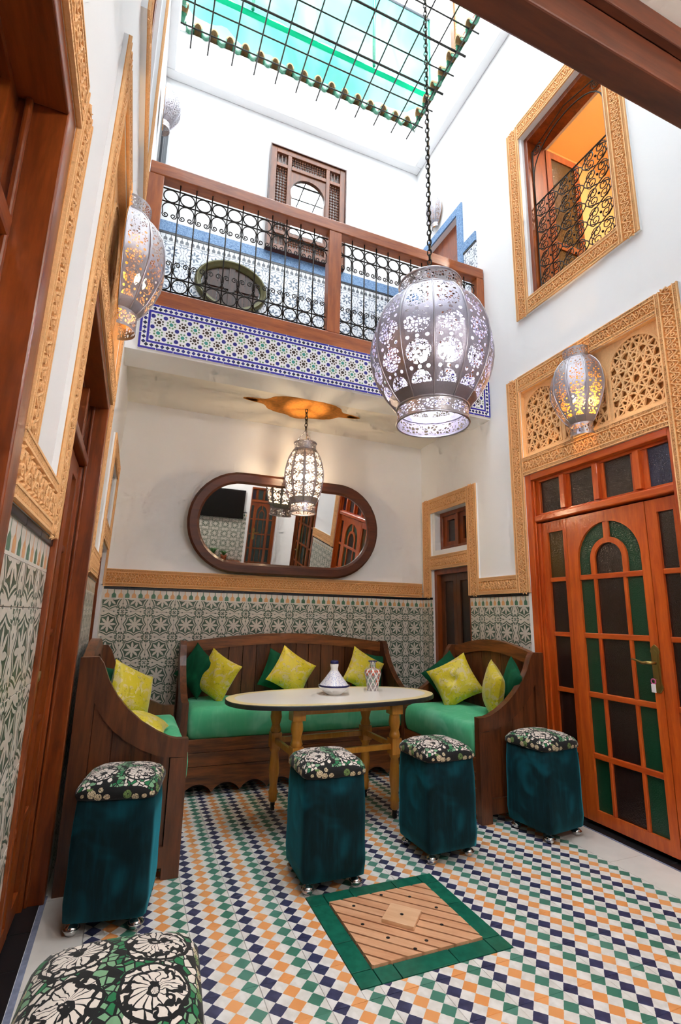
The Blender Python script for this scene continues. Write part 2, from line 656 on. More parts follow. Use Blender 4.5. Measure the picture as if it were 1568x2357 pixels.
# ------------------------------------------------------------------ mesh builder
class MB:
    def __init__(s):
        s.v, s.f, s.sm, s.uv = [], [], [], {}

    def add(s, vs, fs, sm=False, uvs=None):
        o = len(s.v)
        s.v.extend([tuple(p) for p in vs])
        for i, f in enumerate(fs):
            if uvs:
                s.uv[len(s.f)] = uvs[i]
            s.f.append([o + k for k in f])
            s.sm.append(sm)
        return s

    def box(s, x0, x1, y0, y1, z0, z1):
        return s.add([(x0, y0, z0), (x1, y0, z0), (x1, y1, z0), (x0, y1, z0), (x0, y0, z1), (x1, y0, z1), (x1, y1, z1), (x0, y1, z1)],
                     [(0, 3, 2, 1), (4, 5, 6, 7), (0, 1, 5, 4), (1, 2, 6, 5), (2, 3, 7, 6), (3, 0, 4, 7)])

    def bar(s, p, q, w, h, up=(0, 0, 1)):
        p, q = Vector(p), Vector(q)
        d = (q - p).normalized()
        u = Vector(up)
        r = d.cross(u)
        if r.length < 1e-5:
            r = d.cross(Vector((1, 0, 0)))
        r.normalize(); u = r.cross(d)
        vs = []
        for c in (p, q):
            for a, b in ((-1, -1), (1, -1), (1, 1), (-1, 1)):
                vs.append(c + r * (a * w / 2) + u * (b * h / 2))
        return s.add(vs, [(3, 2, 1, 0), (4, 5, 6, 7), (0, 1, 5, 4), (1, 2, 6, 5), (2, 3, 7, 6), (3, 0, 4, 7)])

    def prism(s, pts, axis, a, b, sm=False):
        """polygon in the two other axes (in x,y,z order) extruded along axis from a to b"""
        n = len(pts)
        def mk(p, t):
            return {'x': (t, p[0], p[1]), 'y': (p[0], t, p[1]), 'z': (p[0], p[1], t)}[axis]
        vs = [mk(p, a) for p in pts] + [mk(p, b) for p in pts]
        area = sum(pts[i][0] * pts[(i + 1) % n][1] - pts[(i + 1) % n][0] * pts[i][1] for i in range(n))
        fwd = (area > 0) != (axis == 'y')
        if b < a:
            fwd = not fwd
        lo, hi = list(range(n)), list(range(n, 2 * n))
        fs = [lo[::-1] if fwd else lo, hi if fwd else hi[::-1]]
        s.add(vs, fs)
        sd = []
        for i in range(n):
            j = (i + 1) % n
            sd.append((i, j, n + j, n + i) if fwd else (j, i, n + i, n + j))
        o = len(s.v) - 2 * n
        for q in sd:
            s.f.append([o + k for k in q]); s.sm.append(sm)
        return s

    def strip(s, outer, inner, axis, a, b):
        """closed band between two open polylines of equal length, extruded"""
        for i in range(len(outer) - 1):
            s.prism([outer[i], outer[i + 1], inner[i + 1], inner[i]], axis, a, b)
        return s

    def tube(s, path, r, n=6, closed=False, sm=True, cap=True):
        P = [Vector(p) for p in path]
        m = len(P)
        rings = []
        prev = None
        for i in range(m):
            if closed:
                t = P[(i + 1) % m] - P[i - 1]
            else:
                t = P[min(i + 1, m - 1)] - P[max(i - 1, 0)]
            t.normalize()
            if prev is None:
                a = Vector((0, 0, 1)) if abs(t.z) < 0.9 else Vector((1, 0, 0))
                u = t.cross(a).normalized()
            else:
                u = (prev - t * prev.dot(t))
                u = u.normalized() if u.length > 1e-6 else t.orthogonal().normalized()
            prev = u
            w = t.cross(u)
            rad = r[i] if isinstance(r, (list, tuple)) else r
            rings.append([P[i] + (u * math.cos(2 * PI * k / n) + w * math.sin(2 * PI * k / n)) * rad for k in range(n)])
        vs = [p for q in rings for p in q]
        fs = []
        for i in range(m if closed else m - 1):
            j = (i + 1) % m
            for k in range(n):
                l = (k + 1) % n
                fs.append((i * n + k, i * n + l, j * n + l, j * n + k))
        s.add(vs, fs, sm)
        if cap and not closed:
            o = len(s.v) - len(vs)
            s.f.append([o + k for k in range(n)][::-1]); s.sm.append(False)
            s.f.append([o + (m - 1) * n + k for k in range(n)]); s.sm.append(False)
        return s

    def lathe(s, prof, n=24, c=(0, 0, 0), a0=0.0, a1=2 * PI, rad=None, sm=True, uvn=None, sx=1.0, sy=1.0):
        full = abs(a1 - a0 - 2 * PI) < 1e-6
        cols = n if full else n + 1
        vs, fs, uvs = [], [], []
        m = len(prof)
        tot = sum(math.hypot(prof[i + 1][0] - prof[i][0], prof[i + 1][1] - prof[i][1]) for i in range(m - 1)) or 1
        acc, run = [0.0], 0.0
        for i in range(m - 1):
            run += math.hypot(prof[i + 1][0] - prof[i][0], prof[i + 1][1] - prof[i][1])
            acc.append(run / tot)
        for r, z in prof:
            for k in range(cols):
                a = a0 + (a1 - a0) * k / n
                q = r * (rad(a) if rad else 1.0)
                vs.append((c[0] + q * math.cos(a) * sx, c[1] + q * math.sin(a) * sy, c[2] + z))
        un = uvn or 1.0
        for i in range(m - 1):
            for k in range(n):
                l = (k + 1) % cols
                fs.append((i * cols + k, i * cols + l, (i + 1) * cols + l, (i + 1) * cols + k))
                ua = (a0 + (a1 - a0) * k / n) / (2 * PI) * un
                ub = (a0 + (a1 - a0) * (k + 1) / n) / (2 * PI) * un
                uvs.append([(ua, acc[i]), (ub, acc[i]), (ub, acc[i + 1]), (ua, acc[i + 1])])
        return s.add(vs, fs, sm, uvs)

    def torus(s, c, R, r, ax='y', n=20, m=6):
        p = []
        for k in range(n):
            a = 2 * PI * k / n
            q = (R * math.cos(a), R * math.sin(a))
            p.append({'x': (c[0], c[1] + q[0], c[2] + q[1]), 'y': (c[0] + q[0], c[1], c[2] + q[1]), 'z': (c[0] + q[0], c[1] + q[1], c[2])}[ax])
        return s.tube(p, r, m, True)

    def ball(s, c, r, n=12, m=8, sz=1.0):
        return s.lathe([(r * math.sin(PI * i / m) + 1e-5, -r * sz * math.cos(PI * i / m)) for i in range(m + 1)], n, c)

    def loft(s, rings, cap=True, sm=True):
        n = len(rings[0])
        vs = [p for r in rings for p in r]
        fs = []
        for i in range(len(rings) - 1):
            for k in range(n):
                l = (k + 1) % n
                fs.append((i * n + k, i * n + l, (i + 1) * n + l, (i + 1) * n + k))
        if cap:
            fs.append(list(range(n))[::-1])
            fs.append([(len(rings) - 1) * n + k for k in range(n)])
        return s.add(vs, fs, sm)

    def merge(s, o, M=None):
        vs = [(M @ Vector(p)) if M else p for p in o.v]
        k = len(s.f)
        s.add(vs, o.f)
        for i, q in enumerate(o.sm):
            s.sm[k + i] = q
        for i, q in o.uv.items():
            s.uv[k + i] = q
        return s

    def map(s, fn, flip=False):
        s.v = [fn(p) for p in s.v]
        if flip:
            s.f = [f[::-1] for f in s.f]
            s.uv = {k: q[::-1] for k, q in s.uv.items()}
        return s

    def mesh(s, name, mat):
        me = bpy.data.meshes.new(name)
        me.from_pydata(s.v, [], s.f)
        if s.uv:
            l = me.uv_layers.new(name='UVMap')
            for i, p in enumerate(me.polygons):
                q = s.uv.get(i)
                if q:
                    for j, li in enumerate(p.loop_indices):
                        l.data[li].uv = q[j]
        me.polygons.foreach_set('use_smooth', s.sm)
        me.materials.append(MT[mat])
        me.update()
        return me


def rrect(lx, ly, r, z, n=5, cx=0.0, cy=0.0):
    out = []
    for qx, qy, a in ((1, 1, 0), (-1, 1, 0.5), (-1, -1, 1.0), (1, -1, 1.5)):
        for i in range(n + 1):
            t = (a + 0.5 * i / n) * PI
            out.append((cx + qx * (lx / 2 - r) + r * math.cos(t), cy + qy * (ly / 2 - r) + r * math.sin(t), z))
    return out


def sqr(h, e, z, n=40, hy=None):
    out = []
    for k in range(n):
        a = 2 * PI * k / n
        c, d = math.cos(a), math.sin(a)
        q = (abs(c) ** e + abs(d) ** e) ** (-1.0 / e)
        out.append((c * q * h, d * q * (hy or h), z))
    return out


def obj(name, mb, mat, parent=None, world=False, bevel=0.0, loc=None, kind=None, label=None):
    if world and parent is not None:
        l = parent.location
        mb.v = [(p[0] - l[0], p[1] - l[1], p[2] - l[2]) for p in mb.v]
    me = mb if isinstance(mb, bpy.types.Mesh) else mb.mesh(name, mat)
    o = bpy.data.objects.new(name, me)
    COL.objects.link(o)
    if parent is not None:
        o.parent = parent
    if loc:
        o.location = loc
    if bevel:
        b = o.modifiers.new('bevel', 'BEVEL')
        b.width = bevel
        b.segments = 2
        b.limit_method = 'ANGLE'
        b.angle_limit = 0.7
    if kind:
        o['kind'] = kind
    if label:
        o['label'] = label
    return o


def thing(name, label, cat, loc=(0, 0, 0), rot=0.0, group=None, kind=None):
    o = bpy.data.objects.new(name, None)
    COL.objects.link(o)
    o.empty_display_size = 0.1
    o.location = loc
    o.rotation_euler = (0, 0, rot) if not isinstance(rot, (tuple, list)) else rot
    tag(o, label, cat, group, kind)
    return o


def tag(o, label, cat, group=None, kind=None):
    o['label'] = label
    o['category'] = cat
    if group:
        o['group'] = group
    if kind:
        o['kind'] = kind
    return o


def inst(src, parent=None, loc=None, rot=None, scale=None):
    o = src.copy()
    COL.objects.link(o)
    o.parent = parent
    if loc is not None:
        o.location = loc
    if rot is not None:
        o.rotation_euler = rot
    if scale is not None:
        o.scale = scale
    return o


def children(o):
    return [c for c in bpy.data.objects if c.parent == o]


def copy_tree(o, parent=None):
    c = o.copy()
    COL.objects.link(c)
    c.parent = parent
    for ch in list(o.children):
        copy_tree(ch, c)
    return c


# wall frames: local (u along wall, d out into the room, z)
def on_right(p): return (XR - p[1], p[0], p[2])
def lean(z):
    """the old left wall tips inward a little between dado and upper floor"""
    return 0.044 * max(0.0, min(1.0, (z - 1.5) / 2.34))


def on_left(p): return (XL + p[1] + lean(p[2]), p[0], p[2])
def on_back(p): return (p[0], YB - p[1], p[2])
def on_front(p): return (p[0], YF + p[1], p[2])


SIDES = {'R': (on_right, False), 'L': (on_left, True), 'B': (on_back, True), 'F': (on_front, False)}
ROTZ = {'R': -PI / 2, 'L': PI / 2, 'B': 0.0, 'F': PI}      # turns a piece built facing -y toward the room


def wpart(name, mb, mat, side, parent=None, **kw):
    fn, fl = SIDES[side]
    mb.map(fn, fl)
    return obj(name, mb, mat, parent, world=parent is not None, **kw)


# ------------------------------------------------------------------ floor
fl = MB().box(XL - 0.3, XR + 0.3, YF - 0.2, YB + 0.2, -0.12, -0.012)
floor = obj('floor', fl, 'grout', kind='structure')
tag(floor, 'patterned cement tile floor of the courtyard with orange, navy and green diamonds', 'floor', kind='structure')
TP, TX0, TY0 = 0.203, -0.061, 1.64 - 2 * 0.203
DX0, DX1, DY0, DY1 = 0.880, 1.563, 1.895, 2.530
tile_me = MB()
g = 0.0006
tile_me.loft([[(g, g, 0), (TP - g, g, 0), (TP - g, TP - g, 0), (g, TP - g, 0)], [(g, g, 0.0105), (TP - g, g, 0.0105), (TP - g, TP - g, 0.0105), (g, TP - g, 0.0105)],
              [(g + .0008, g + .0008, 0.012), (TP - g - .0008, g + .0008, 0.012), (TP - g - .0008, TP - g - .0008, 0.012), (g + .0008, TP - g - .0008, 0.012)]], sm=False)
tile_me = tile_me.mesh('floor_tile', 'cement_floor_tile')


def cut_tile(x0, y0):
    """tiles around the drain are cut to its frame"""
    pieces = []
    x1, y1 = x0 + TP, y0 + TP
    if x1 <= DX0 or x0 >= DX1 or y1 <= DY0 or y0 >= DY1:
        return None
    for a0, a1, b0, b1 in ((x0, min(x1, DX0), y0, y1), (max(x0, DX1), x1, y0, y1), (max(x0, DX0), min(x1, DX1), y0, min(y1, DY0)), (max(x0, DX0), min(x1, DX1), max(y0, DY1), y1)):
        if a1 - a0 > 0.004 and b1 - b0 > 0.004:
            pieces.append((a0 - x0, a1 - x0, b0 - y0, b1 - y0))
    return pieces


for i in range(13):
    for j in range(15):
        x0, y0 = TX0 + i * TP, TY0 + j * TP
        c = cut_tile(x0, y0)
        if c is None:
            obj('floor_tile', tile_me, None, floor, loc=(x0, y0, -0.012))
        elif c:
            mb = MB()
            for a in c:
                mb.box(a[0] + g, a[1] - g, a[2] + g, a[3] - g, 0, 0.012)
            obj('floor_tile', mb, 'cement_floor_tile', floor, loc=(x0, y0, -0.012))
# plain white borders, black thresholds
for nm, a in (('border_slab', (XL - 0.0, TX0, YF, YB)), ('border_slab', (TX0 + 13 * TP, 2.845, YF, YB)), ('border_slab', (TX0, TX0 + 13 * TP, TY0 + 15 * TP, YB)), ('border_slab', (TX0, TX0 + 13 * TP, YF, TY0))):
    y = a[2]
    while y < a[3] - 0.01:
        y2 = min(y + 0.6, a[3])
        obj(nm, MB().box(a[0] + .001, a[1] - .001, y + .001, y2 - .001, -0.012, 0.0), 'white_floor', floor)
        y = y2
obj('edge_strip', MB().box(2.845, 2.858, YF, 3.1, -0.012, 0.001), 'blue_grout', floor)
obj('edge_strip', MB().box(XL + 0.0, XL + 0.022, YF, 2.95, -0.012, 0.0015), 'blue_grout', floor)
for a0, a1 in ((-0.45, 0.8), (1.86, 2.16), (2.165, 2.46), (2.465, 2.76), (2.765, 3.09)):
    obj('threshold_slab', MB().box(2.86, 3.02, a0, a1, -0.012, 0.004), 'black_stone', floor)
for a0, a1 in ((0.2, 0.70), (0.705, 1.12), (1.74, 2.10), (2.105, 2.42), (2.425, 2.66), (2.665, 2.94)):
    obj('threshold_slab', MB().box(XL - 0.16, XL - 0.002, a0, a1, -0.012, 0.004), 'black_stone', floor)

# ------------------------------------------------------------------ drain cover with green tile frame
BW = 0.085
for k, (a0, a1, b0, b1) in enumerate((
        (DX0, DX0 + BW, DY0, DY0 + BW), (DX1 - BW, DX1, DY0, DY0 + BW), (DX0, DX0 + BW, DY1 - BW, DY1), (DX1 - BW, DX1, DY1 - BW, DY1),
        (DX0 + BW, 1.05, DY0, DY0 + BW), (1.05, 1.30, DY0, DY0 + BW), (1.30, DX1 - BW, DY0, DY0 + BW),
        (DX0 + BW, 1.10, DY1 - BW, DY1), (1.10, 1.33, DY1 - BW, DY1), (1.33, DX1 - BW, DY1 - BW, DY1),
        (DX0, DX0 + BW, DY0 + BW, 2.16), (DX0, DX0 + BW, 2.16, DY1 - BW), (DX1 - BW, DX1, DY0 + BW, 2.25), (DX1 - BW, DX1, 2.25, DY1 - BW))):
    if k == 0:
        plain('green_glaze', C('#1f6f58'), 0.18, var=0.3, scale=18)
    obj('border_tile', MB().box(a0 + .002, a1 - .002, b0 + .002, b1 - .002, -0.012, 0.003), 'green_glaze', floor, bevel=0.0012)
dc = thing('drain_cover', 'square slatted pine drain cover set in a green tile frame on the floor', 'drain cover', (1.2215, 2.2125, 0))
hx, hy = (DX1 - DX0) / 2 - BW - 0.003, (DY1 - DY0) / 2 - BW - 0.003
obj('tray', MB().box(-hx, hx, -hy, hy, -0.012, -0.006), 'dark_room', dc)
# slats run diagonally, clipped to the square
def clip_poly(poly, a, b, c):
    out = []
    for i in range(len(poly)):
        p, q = poly[i], poly[(i + 1) % len(poly)]
        dp, dq = a * p[0] + b * p[1] - c, a * q[0] + b * q[1] - c
        if dp <= 0:
            out.append(p)
        if dp * dq < 0:
            t = dp / (dp - dq)
            out.append((p[0] + t * (q[0] - p[0]), p[1] + t * (q[1] - p[1])))
    return out
dirx, diry = math.cos(math.radians(-45)), math.sin(math.radians(-45))
nx, ny = -diry, dirx
NS, tot = 13, (abs(nx) * hx + abs(ny) * hy)
for k in range(NS):
    c0, c1 = -tot + 2 * tot * k / NS + 0.0045, -tot + 2 * tot * (k + 1) / NS - 0.0045
    poly = [(-hx, -hy), (hx, -hy), (hx, hy), (-hx, hy)]
    poly = clip_poly(poly, nx, ny, c1)
    poly = clip_poly(poly, -nx, -ny, -c0)
    if len(poly) > 2:
        # build along local x so the grain follows the slat
        loc = [(p[0] * dirx + p[1] * diry, p[0] * nx + p[1] * ny) for p in poly]
        o = obj('slat', MB().prism(loc, 'z', -0.004, 0.010), 'wood_pine', dc)
        o.rotation_euler = (0, 0, math.atan2(diry, dirx))
o = obj('handle_block', MB().box(-0.072, 0.072, -0.068, 0.068, 0.0102, 0.026), 'wood_pine_pale', dc, bevel=0.002)
o.rotation_euler = (0, 0, -PI / 4)
for hxk, hyk in ((-.16, .16), (.0, .2), (-.18, .02), (-.12, -.10), (.02, -.17), (.14, -.10), (.19, .02), (.12, .14), (-.05, -.2), (0, 0)):
    z = 0.0262 if (hxk, hyk) == (0, 0) else 0.0101
    obj('screw_hole', MB().lathe([(0.0001, 0), (0.008, 0), (0.008, 0.0006), (0.0001, 0.0006)], 12, (hxk, hyk, z)), 'dark_room', dc)


# ------------------------------------------------------------------ walls with openings
def wall(name, side, u0, u1, z0, z1, holes, thick=0.3, mat='white_plaster', label=None, off=0.0):
    us = sorted({u0, u1} | {h[0] for h in holes} | {h[1] for h in holes})
    zs = sorted({z0, z1} | {h[2] for h in holes} | {h[3] for h in holes} | ({1.5, 3.84} if side == 'L' else set()))
    us = [u for u in us if u0 <= u <= u1]
    zs = [z for z in zs if z0 <= z <= z1]
    mb = MB()
    for i in range(len(us) - 1):
        # merge vertical runs
        run = None
        for j in range(len(zs) - 1):
            cu, cz = (us[i] + us[i + 1]) / 2, (zs[j] + zs[j + 1]) / 2
            solid = not any(h[0] < cu < h[1] and h[2] < cz < h[3] for h in holes)
            if solid:
                run = [zs[j], zs[j + 1]] if run is None else [run[0], zs[j + 1]]
            if run and (not solid or j == len(zs) - 2 or (side == 'L' and zs[j + 1] in (1.5, 3.84))):
                mb.box(us[i], us[i + 1], off - thick, off, run[0], run[1])
                run = None
    o = wpart(name, mb, mat, side)
    tag(o, label, 'wall', kind='structure')
    return o


RD = (1.867, 3.09, 0.0, 2.455)          # right double door opening
RS = (3.876, 4.515, 0.0, 1.797)         # right small doorway
RSW = (3.876, 4.515, 1.942, 2.40)       # little window above it
RW = (2.06, 2.92, 3.99, 5.62)           # right upper window
RN = (-0.45, 0.80, 0.0, 2.455)           # right door near the camera (seen in the mirror)
RG = (3.893, 4.60, Z_GAL, 5.63)         # gallery door, right
wall_right = wall('wall_right', 'R', YF, YB + 0.3, -0.1, 7.6, [RD, RS, RSW, RW, RN, RG, (1.867, 3.09, 2.61, 3.195)], label='white plastered courtyard wall on the right with the orange double door')
LN = (-0.35, 1.12, 0.0, 2.40)
LD = (1.735, 2.93, 0.0, 2.44)
LS = (3.78, 4.50, 0.0, 1.797)
LSW = (3.78, 4.50, 1.942, 2.40)
LW = (2.00, 2.95, 3.99, 5.62)
wall_left = wall('wall_left', 'L', YF, YB + 0.3, -0.1, 7.6, [LN, LD, LS, LSW, LW, (1.735, 2.93, 2.58, 3.21)], label='white plastered courtyard wall on the left beside the camera')
BO = (0.30, 0.94, 4.36, 4.86)
wall_back = wall('wall_back', 'B', XL - 0.3, XR + 0.3, -0.1, 7.6, [], label='far courtyard wall, cream below the balcony and white in the gallery above')
FD = (2.22, 2.84, 0.0, 2.1)
wall_front = wall('wall_front', 'F', XL - 0.3, XR + 0.3, -0.1, 7.6, [FD], label='wall behind the camera with tiled dado, seen in the mirror')

# dark rooms behind the openings
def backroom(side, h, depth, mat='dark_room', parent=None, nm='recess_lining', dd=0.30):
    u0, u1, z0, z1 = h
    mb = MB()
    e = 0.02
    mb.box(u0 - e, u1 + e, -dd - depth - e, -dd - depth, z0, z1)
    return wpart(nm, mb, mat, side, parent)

# ------------------------------------------------------------------ slabs, ceiling, ledges, beam
cl = MB()
cl.box(XL - 0.3, XR + 0.3, 3.78, YB + 0.3, Z_CEIL, Z_CEIL + 0.2)
ceiling = obj('ceiling', cl, 'ceiling_plaster')
tag(ceiling, 'pale flat ceiling of the seating alcove under the balcony', 'ceiling', kind='structure')
be = obj('trim_1', MB().box(XL, XR, 3.5, 3.78, 3.10, Z_GAL), 'white_plaster')
tag(be, 'white edge beam of the far balcony above the seating alcove', 'beam', kind='structure')
ne = MB().box(XL, XR, YF, 0.845, 3.34, 3.72)
near_c = obj('ceiling_near', ne, 'ceiling_plaster')
tag(near_c, 'cream ceiling of the near gallery above the camera', 'ceiling', kind='structure')
bm_ = thing('ceiling_beam', 'heavy dark timber beam crossing the top right corner', 'beam', (1.3, 0.9, 3.1))
obj('timber', MB().box(XL - 1.3, XR - 1.3, -0.045, 0.05, 0.0, 0.30), 'wood_beam', bm_, bevel=0.006)
obj('edge_board', MB().box(XL - 1.3, XR - 1.3, -0.075, -0.046, 0.14, 0.24), 'wood_beam', bm_, bevel=0.004)
nf = obj('trim_2', MB().box(XL, XR, 0.85, 0.95, 3.405, 4.5), 'white_plaster')
tag(nf, 'white parapet of the near gallery above the timber beam', 'parapet', kind='structure')
# ledge ring under the skylight
LZ0, LZ1 = 6.93, 7.50
for nm, lab, a in (('trim_3', 'white plaster ledge under the skylight along the far wall', (XL, XR, YB - 0.11, YB)),
                   ('trim_4', 'white plaster ledge under the skylight along the right wall', (XR - 0.10, XR, YF, YB - 0.11)),
                   ('trim_5', 'white plaster ledge under the skylight along the left wall', (XL, XL + 0.13, YF, YB - 0.11))):
    o = obj(nm, MB().box(a[0], a[1], a[2], a[3], LZ0, LZ1), 'white_plaster', bevel=0.012)
    tag(o, lab, 'ledge', kind='structure')
rf = obj('roof_slab', MB().box(XL - 0.3, XR + 0.3, YF - 0.3, 0.3, 7.4, 7.6), 'white_plaster')
tag(rf, 'flat roof slab over the near gallery', 'roof', kind='structure')

def aloc(o):
    v = Vector((0, 0, 0))
    while o is not None:
        v += o.location
        o = o.parent
    return v


def wsub(name, mb, mat, side, parent, **kw):
    """wall-local geometry, parented anywhere below a thing that is not rotated"""
    fn, fl_ = SIDES[side]
    mb.map(fn, fl_)
    l = aloc(parent)
    mb.v = [(p[0] - l[0], p[1] - l[1], p[2] - l[2]) for p in mb.v]
    return obj(name, mb, mat, parent, **kw)


# ------------------------------------------------------------------ wall tiles
TILE_ME = {}


def tile_field(side, u0, u1, z0, z1, mat, parent, p=0.211, uo=-0.084, zo=1.306, th=0.009, nm='wall_tile'):
    sgn = -1 if side in 'RF' else 1
    fn = SIDES[side][0]
    i0, i1 = math.floor((u0 - uo) / p), math.ceil((u1 - uo) / p)
    j0, j1 = math.floor((z0 - zo) / p), math.ceil((z1 - zo) / p)
    for i in range(i0, i1):
        for j in range(j0, j1):
            a0, a1 = max(uo + i * p, u0), min(uo + (i + 1) * p, u1)
            b0, b1 = max(zo + j * p, z0), min(zo + (j + 1) * p, z1)
            if a1 - a0 < 0.004 or b1 - b0 < 0.004:
                continue
            uc, zc = uo + (i + .5) * p, zo + (j + .5) * p
            full = a1 - a0 > p - 1e-4 and b1 - b0 > p - 1e-4
            key = (mat, p)
            if full and key in TILE_ME:
                me = TILE_ME[key]
            else:
                xa, xb = (a0 - uc) * sgn, (a1 - uc) * sgn
                xa, xb = min(xa, xb), max(xa, xb)
                g_ = 0.0007
                za, zb = b0 - zc, b1 - zc
                mb = MB().loft([[(xa + g_, 0, za + g_), (xa + g_, 0, zb - g_), (xb - g_, 0, zb - g_), (xb - g_, 0, za + g_)],
                                [(xa + g_, -th + .001, za + g_), (xa + g_, -th + .001, zb - g_), (xb - g_, -th + .001, zb - g_), (xb - g_, -th + .001, za + g_)],
                                [(xa + .002, -th, za + .002), (xa + .002, -th, zb - .002), (xb - .002, -th, zb - .002), (xb - .002, -th, za + .002)]], sm=False)
                me = mb.mesh(nm, mat)
                if full:
                    TILE_ME[key] = me
            w = fn((uc, 0.0005, zc))
            o = obj(nm, me, None, parent, loc=w)
            o.rotation_euler = (0, 0, ROTZ[side])


def border_strip(side, u0, u1, z0, z1, mat, parent, p=0.211, uo=-0.084):
    tile_field(side, u0, u1, z0, z1, mat, parent, p, uo, z0 - 0.0, 0.009, 'border_tile')


def finial_row(side, u0, u1, z0, h, mat, parent, p=0.2112, uo=-0.084):
    """one row of border tiles; local x from 0, z from 0"""
    sgn = -1 if side in 'RF' else 1
    fn = SIDES[side][0]
    u = uo + math.floor((u0 - uo) / p) * p
    while u < u1 - 1e-4:
        a0, a1 = max(u, u0), min(u + p, u1)
        if a1 - a0 > 0.003:
            xs = sorted(((a0 - u) * sgn, (a1 - u) * sgn))
            mb = MB().box(xs[0] + .0007, xs[1] - .0007, -0.009, 0, 0, h)
            o = obj('border_tile', mb, mat, parent, loc=fn((u, 0.0005, z0)))
            o.rotation_euler = (0, 0, ROTZ[side])
        u += p


def black_line(side, u0, u1, z0, z1, parent):
    u = u0
    while u < u1 - 0.01:
        e = min(u + 0.2, u1)
        wpart('liner_tile', MB().box(u + .0006, e - .0006, 0.0005, 0.016, z0, z1), 'black_tile', side, parent, bevel=0.003)
        u = e


def dado(side, u0, u1, parent, zmin=0.0):
    tile_field(side, u0, u1, zmin, 1.412, 'arabesque_green', parent)
    finial_row(side, u0, u1, 1.412, 0.079, 'finial_border', parent)
    black_line(side, u0, u1, 1.491, 1.513, parent)


dado('B', XL + 0.01, XR - 0.01, wall_back, 0.04)
dado('R', 3.12, 3.874, wall_right, 0.04)
dado('R', 4.517, 4.71, wall_right, 0.04)
dado('R', 0.805, 1.86, wall_right, 0.04)
dado('L', 1.122, 1.733, wall_left)
dado('L', 3.0, 3.778, wall_left)
dado('F', XL + 0.01, FD[0] - 0.06, wall_front, 0.04)
for side, par, u0, u1 in (('R', wall_right, 3.05, 3.12), ('L', wall_left, 2.932, 2.998), ('L', wall_left, 4.502, 4.71)):
    wpart('corner_bead', MB().box(u0, u1, 0.0005, 0.014, 0.0, 1.51), 'white_plaster', side, par)


# ------------------------------------------------------------------ carved plaster
def ribbon(mb, pts, w, d0, d1):
    n = len(pts)
    L, R_ = [], []
    for i in range(n):
        a, b = pts[max(i - 1, 0)], pts[min(i + 1, n - 1)]
        tx, tz = b[0] - a[0], b[1] - a[1]
        l = math.hypot(tx, tz) or 1
        ox, oz = -tz / l * w / 2, tx / l * w / 2
        L.append((pts[i][0] + ox, pts[i][1] + oz)); R_.append((pts[i][0] - ox, pts[i][1] - oz))
    vs = []
    for i in range(n):
        vs += [(L[i][0], d0, L[i][1]), (L[i][0], d1, L[i][1]), (R_[i][0], d1, R_[i][1]), (R_[i][0], d0, R_[i][1])]
    fs = []
    for i in range(n - 1):
        o, q = i * 4, i * 4 + 4
        fs += [(o, o + 1, q + 1, q), (o + 1, o + 2, q + 2, q + 1), (o + 2, o + 3, q + 3, q + 2)]
    fs += [(0, 3, 2, 1), (n * 4 - 4, n * 4 - 3, n * 4 - 2, n * 4 - 1)]
    mb.add(vs, [f[::-1] for f in fs])


def carve(mb, a, b, w, d0, h=0.009, borders=True):
    """arabesque relief along a->b in wall-local (u,z)"""
    ax, az = a
    L = math.hypot(b[0] - ax, b[1] - az)
    tx, tz = (b[0] - ax) / L, (b[1] - az) / L
    px, pz = -tz, tx
    def P(s, t): return (ax + tx * s + px * t, az + tz * s + pz * t)
    if borders:
        for t in (0.47, 0.30):
            for sg in (-1, 1):
                ribbon(mb, [P(0, sg * t * w), P(L, sg * t * w)], 0.034 * w + 0.0015, d0, d0 + h)
        # narrow key band
        q = w * 0.11
        n = max(2, int(L / q))
        for sg in (-1, 1):
            for k in range(n):
                s0 = L * k / n
                e = L / n
                c = sg * 0.385 * w
                ribbon(mb, [P(s0 + .15 * e, c - .05 * w), P(s0 + .15 * e, c + .05 * w), P(s0 + .7 * e, c + .05 * w), P(s0 + .7 * e, c - .02 * w), P(s0 + .45 * e, c - .02 * w)], 0.018 * w + 0.0008, d0, d0 + h * .8)
    A = 0.18 * w
    per = 0.50 * w
    n = max(1, int(round(L / per)))
    per = L / n
    pts = []
    for k in range(n * 10 + 1):
        s = L * k / (n * 10)
        pts.append(P(s, A * math.sin(2 * PI * s / per)))
    ribbon(mb, pts, 0.04 * w, d0, d0 + h)
    for k in range(n * 2):
        s0 = per * (k + 0.5) / 2
        sg = 1 if k % 2 == 0 else -1
        # spiral curling into the hollow of each wave
        sp = []
        for i in range(11):
            a_ = i / 10 * 2.2 * PI
            r = (0.105 - 0.075 * i / 10) * w
            sp.append(P(s0 + r * math.cos(a_ + 0.4), -sg * 0.10 * w + r * math.sin(a_ + 0.4) * sg))
        ribbon(mb, sp, 0.032 * w, d0, d0 + h * 1.1)
        # leaves
        for (ds, dt, rr, an) in ((0.16, 0.19, 0.095, 0.8), (-0.16, 0.19, 0.095, 2.3), (0.0, 0.24, 0.07, 1.57), (0.15, -0.02, 0.07, 0.2), (-0.15, -0.02, 0.07, 2.9), (0.0, 0.10, 0.06, 1.57)):
            c = P(s0 + ds * w, sg * dt * w)
            ca, sa = math.cos(an * sg), math.sin(an * sg)
            e = [P(s0 + ds * w + rr * w * (x * ca - y * sa), sg * dt * w + rr * w * (x * sa + y * ca)) for x, y in ((1, 0), (0, .55), (-1, 0), (0, -.55))]
            mb.add([(q[0], d0, q[1]) for q in e] + [(c[0], d0 + h * 1.2, c[1])], [(0, 1, 4), (1, 2, 4), (2, 3, 4), (3, 0, 4)])


TRIM = [10]


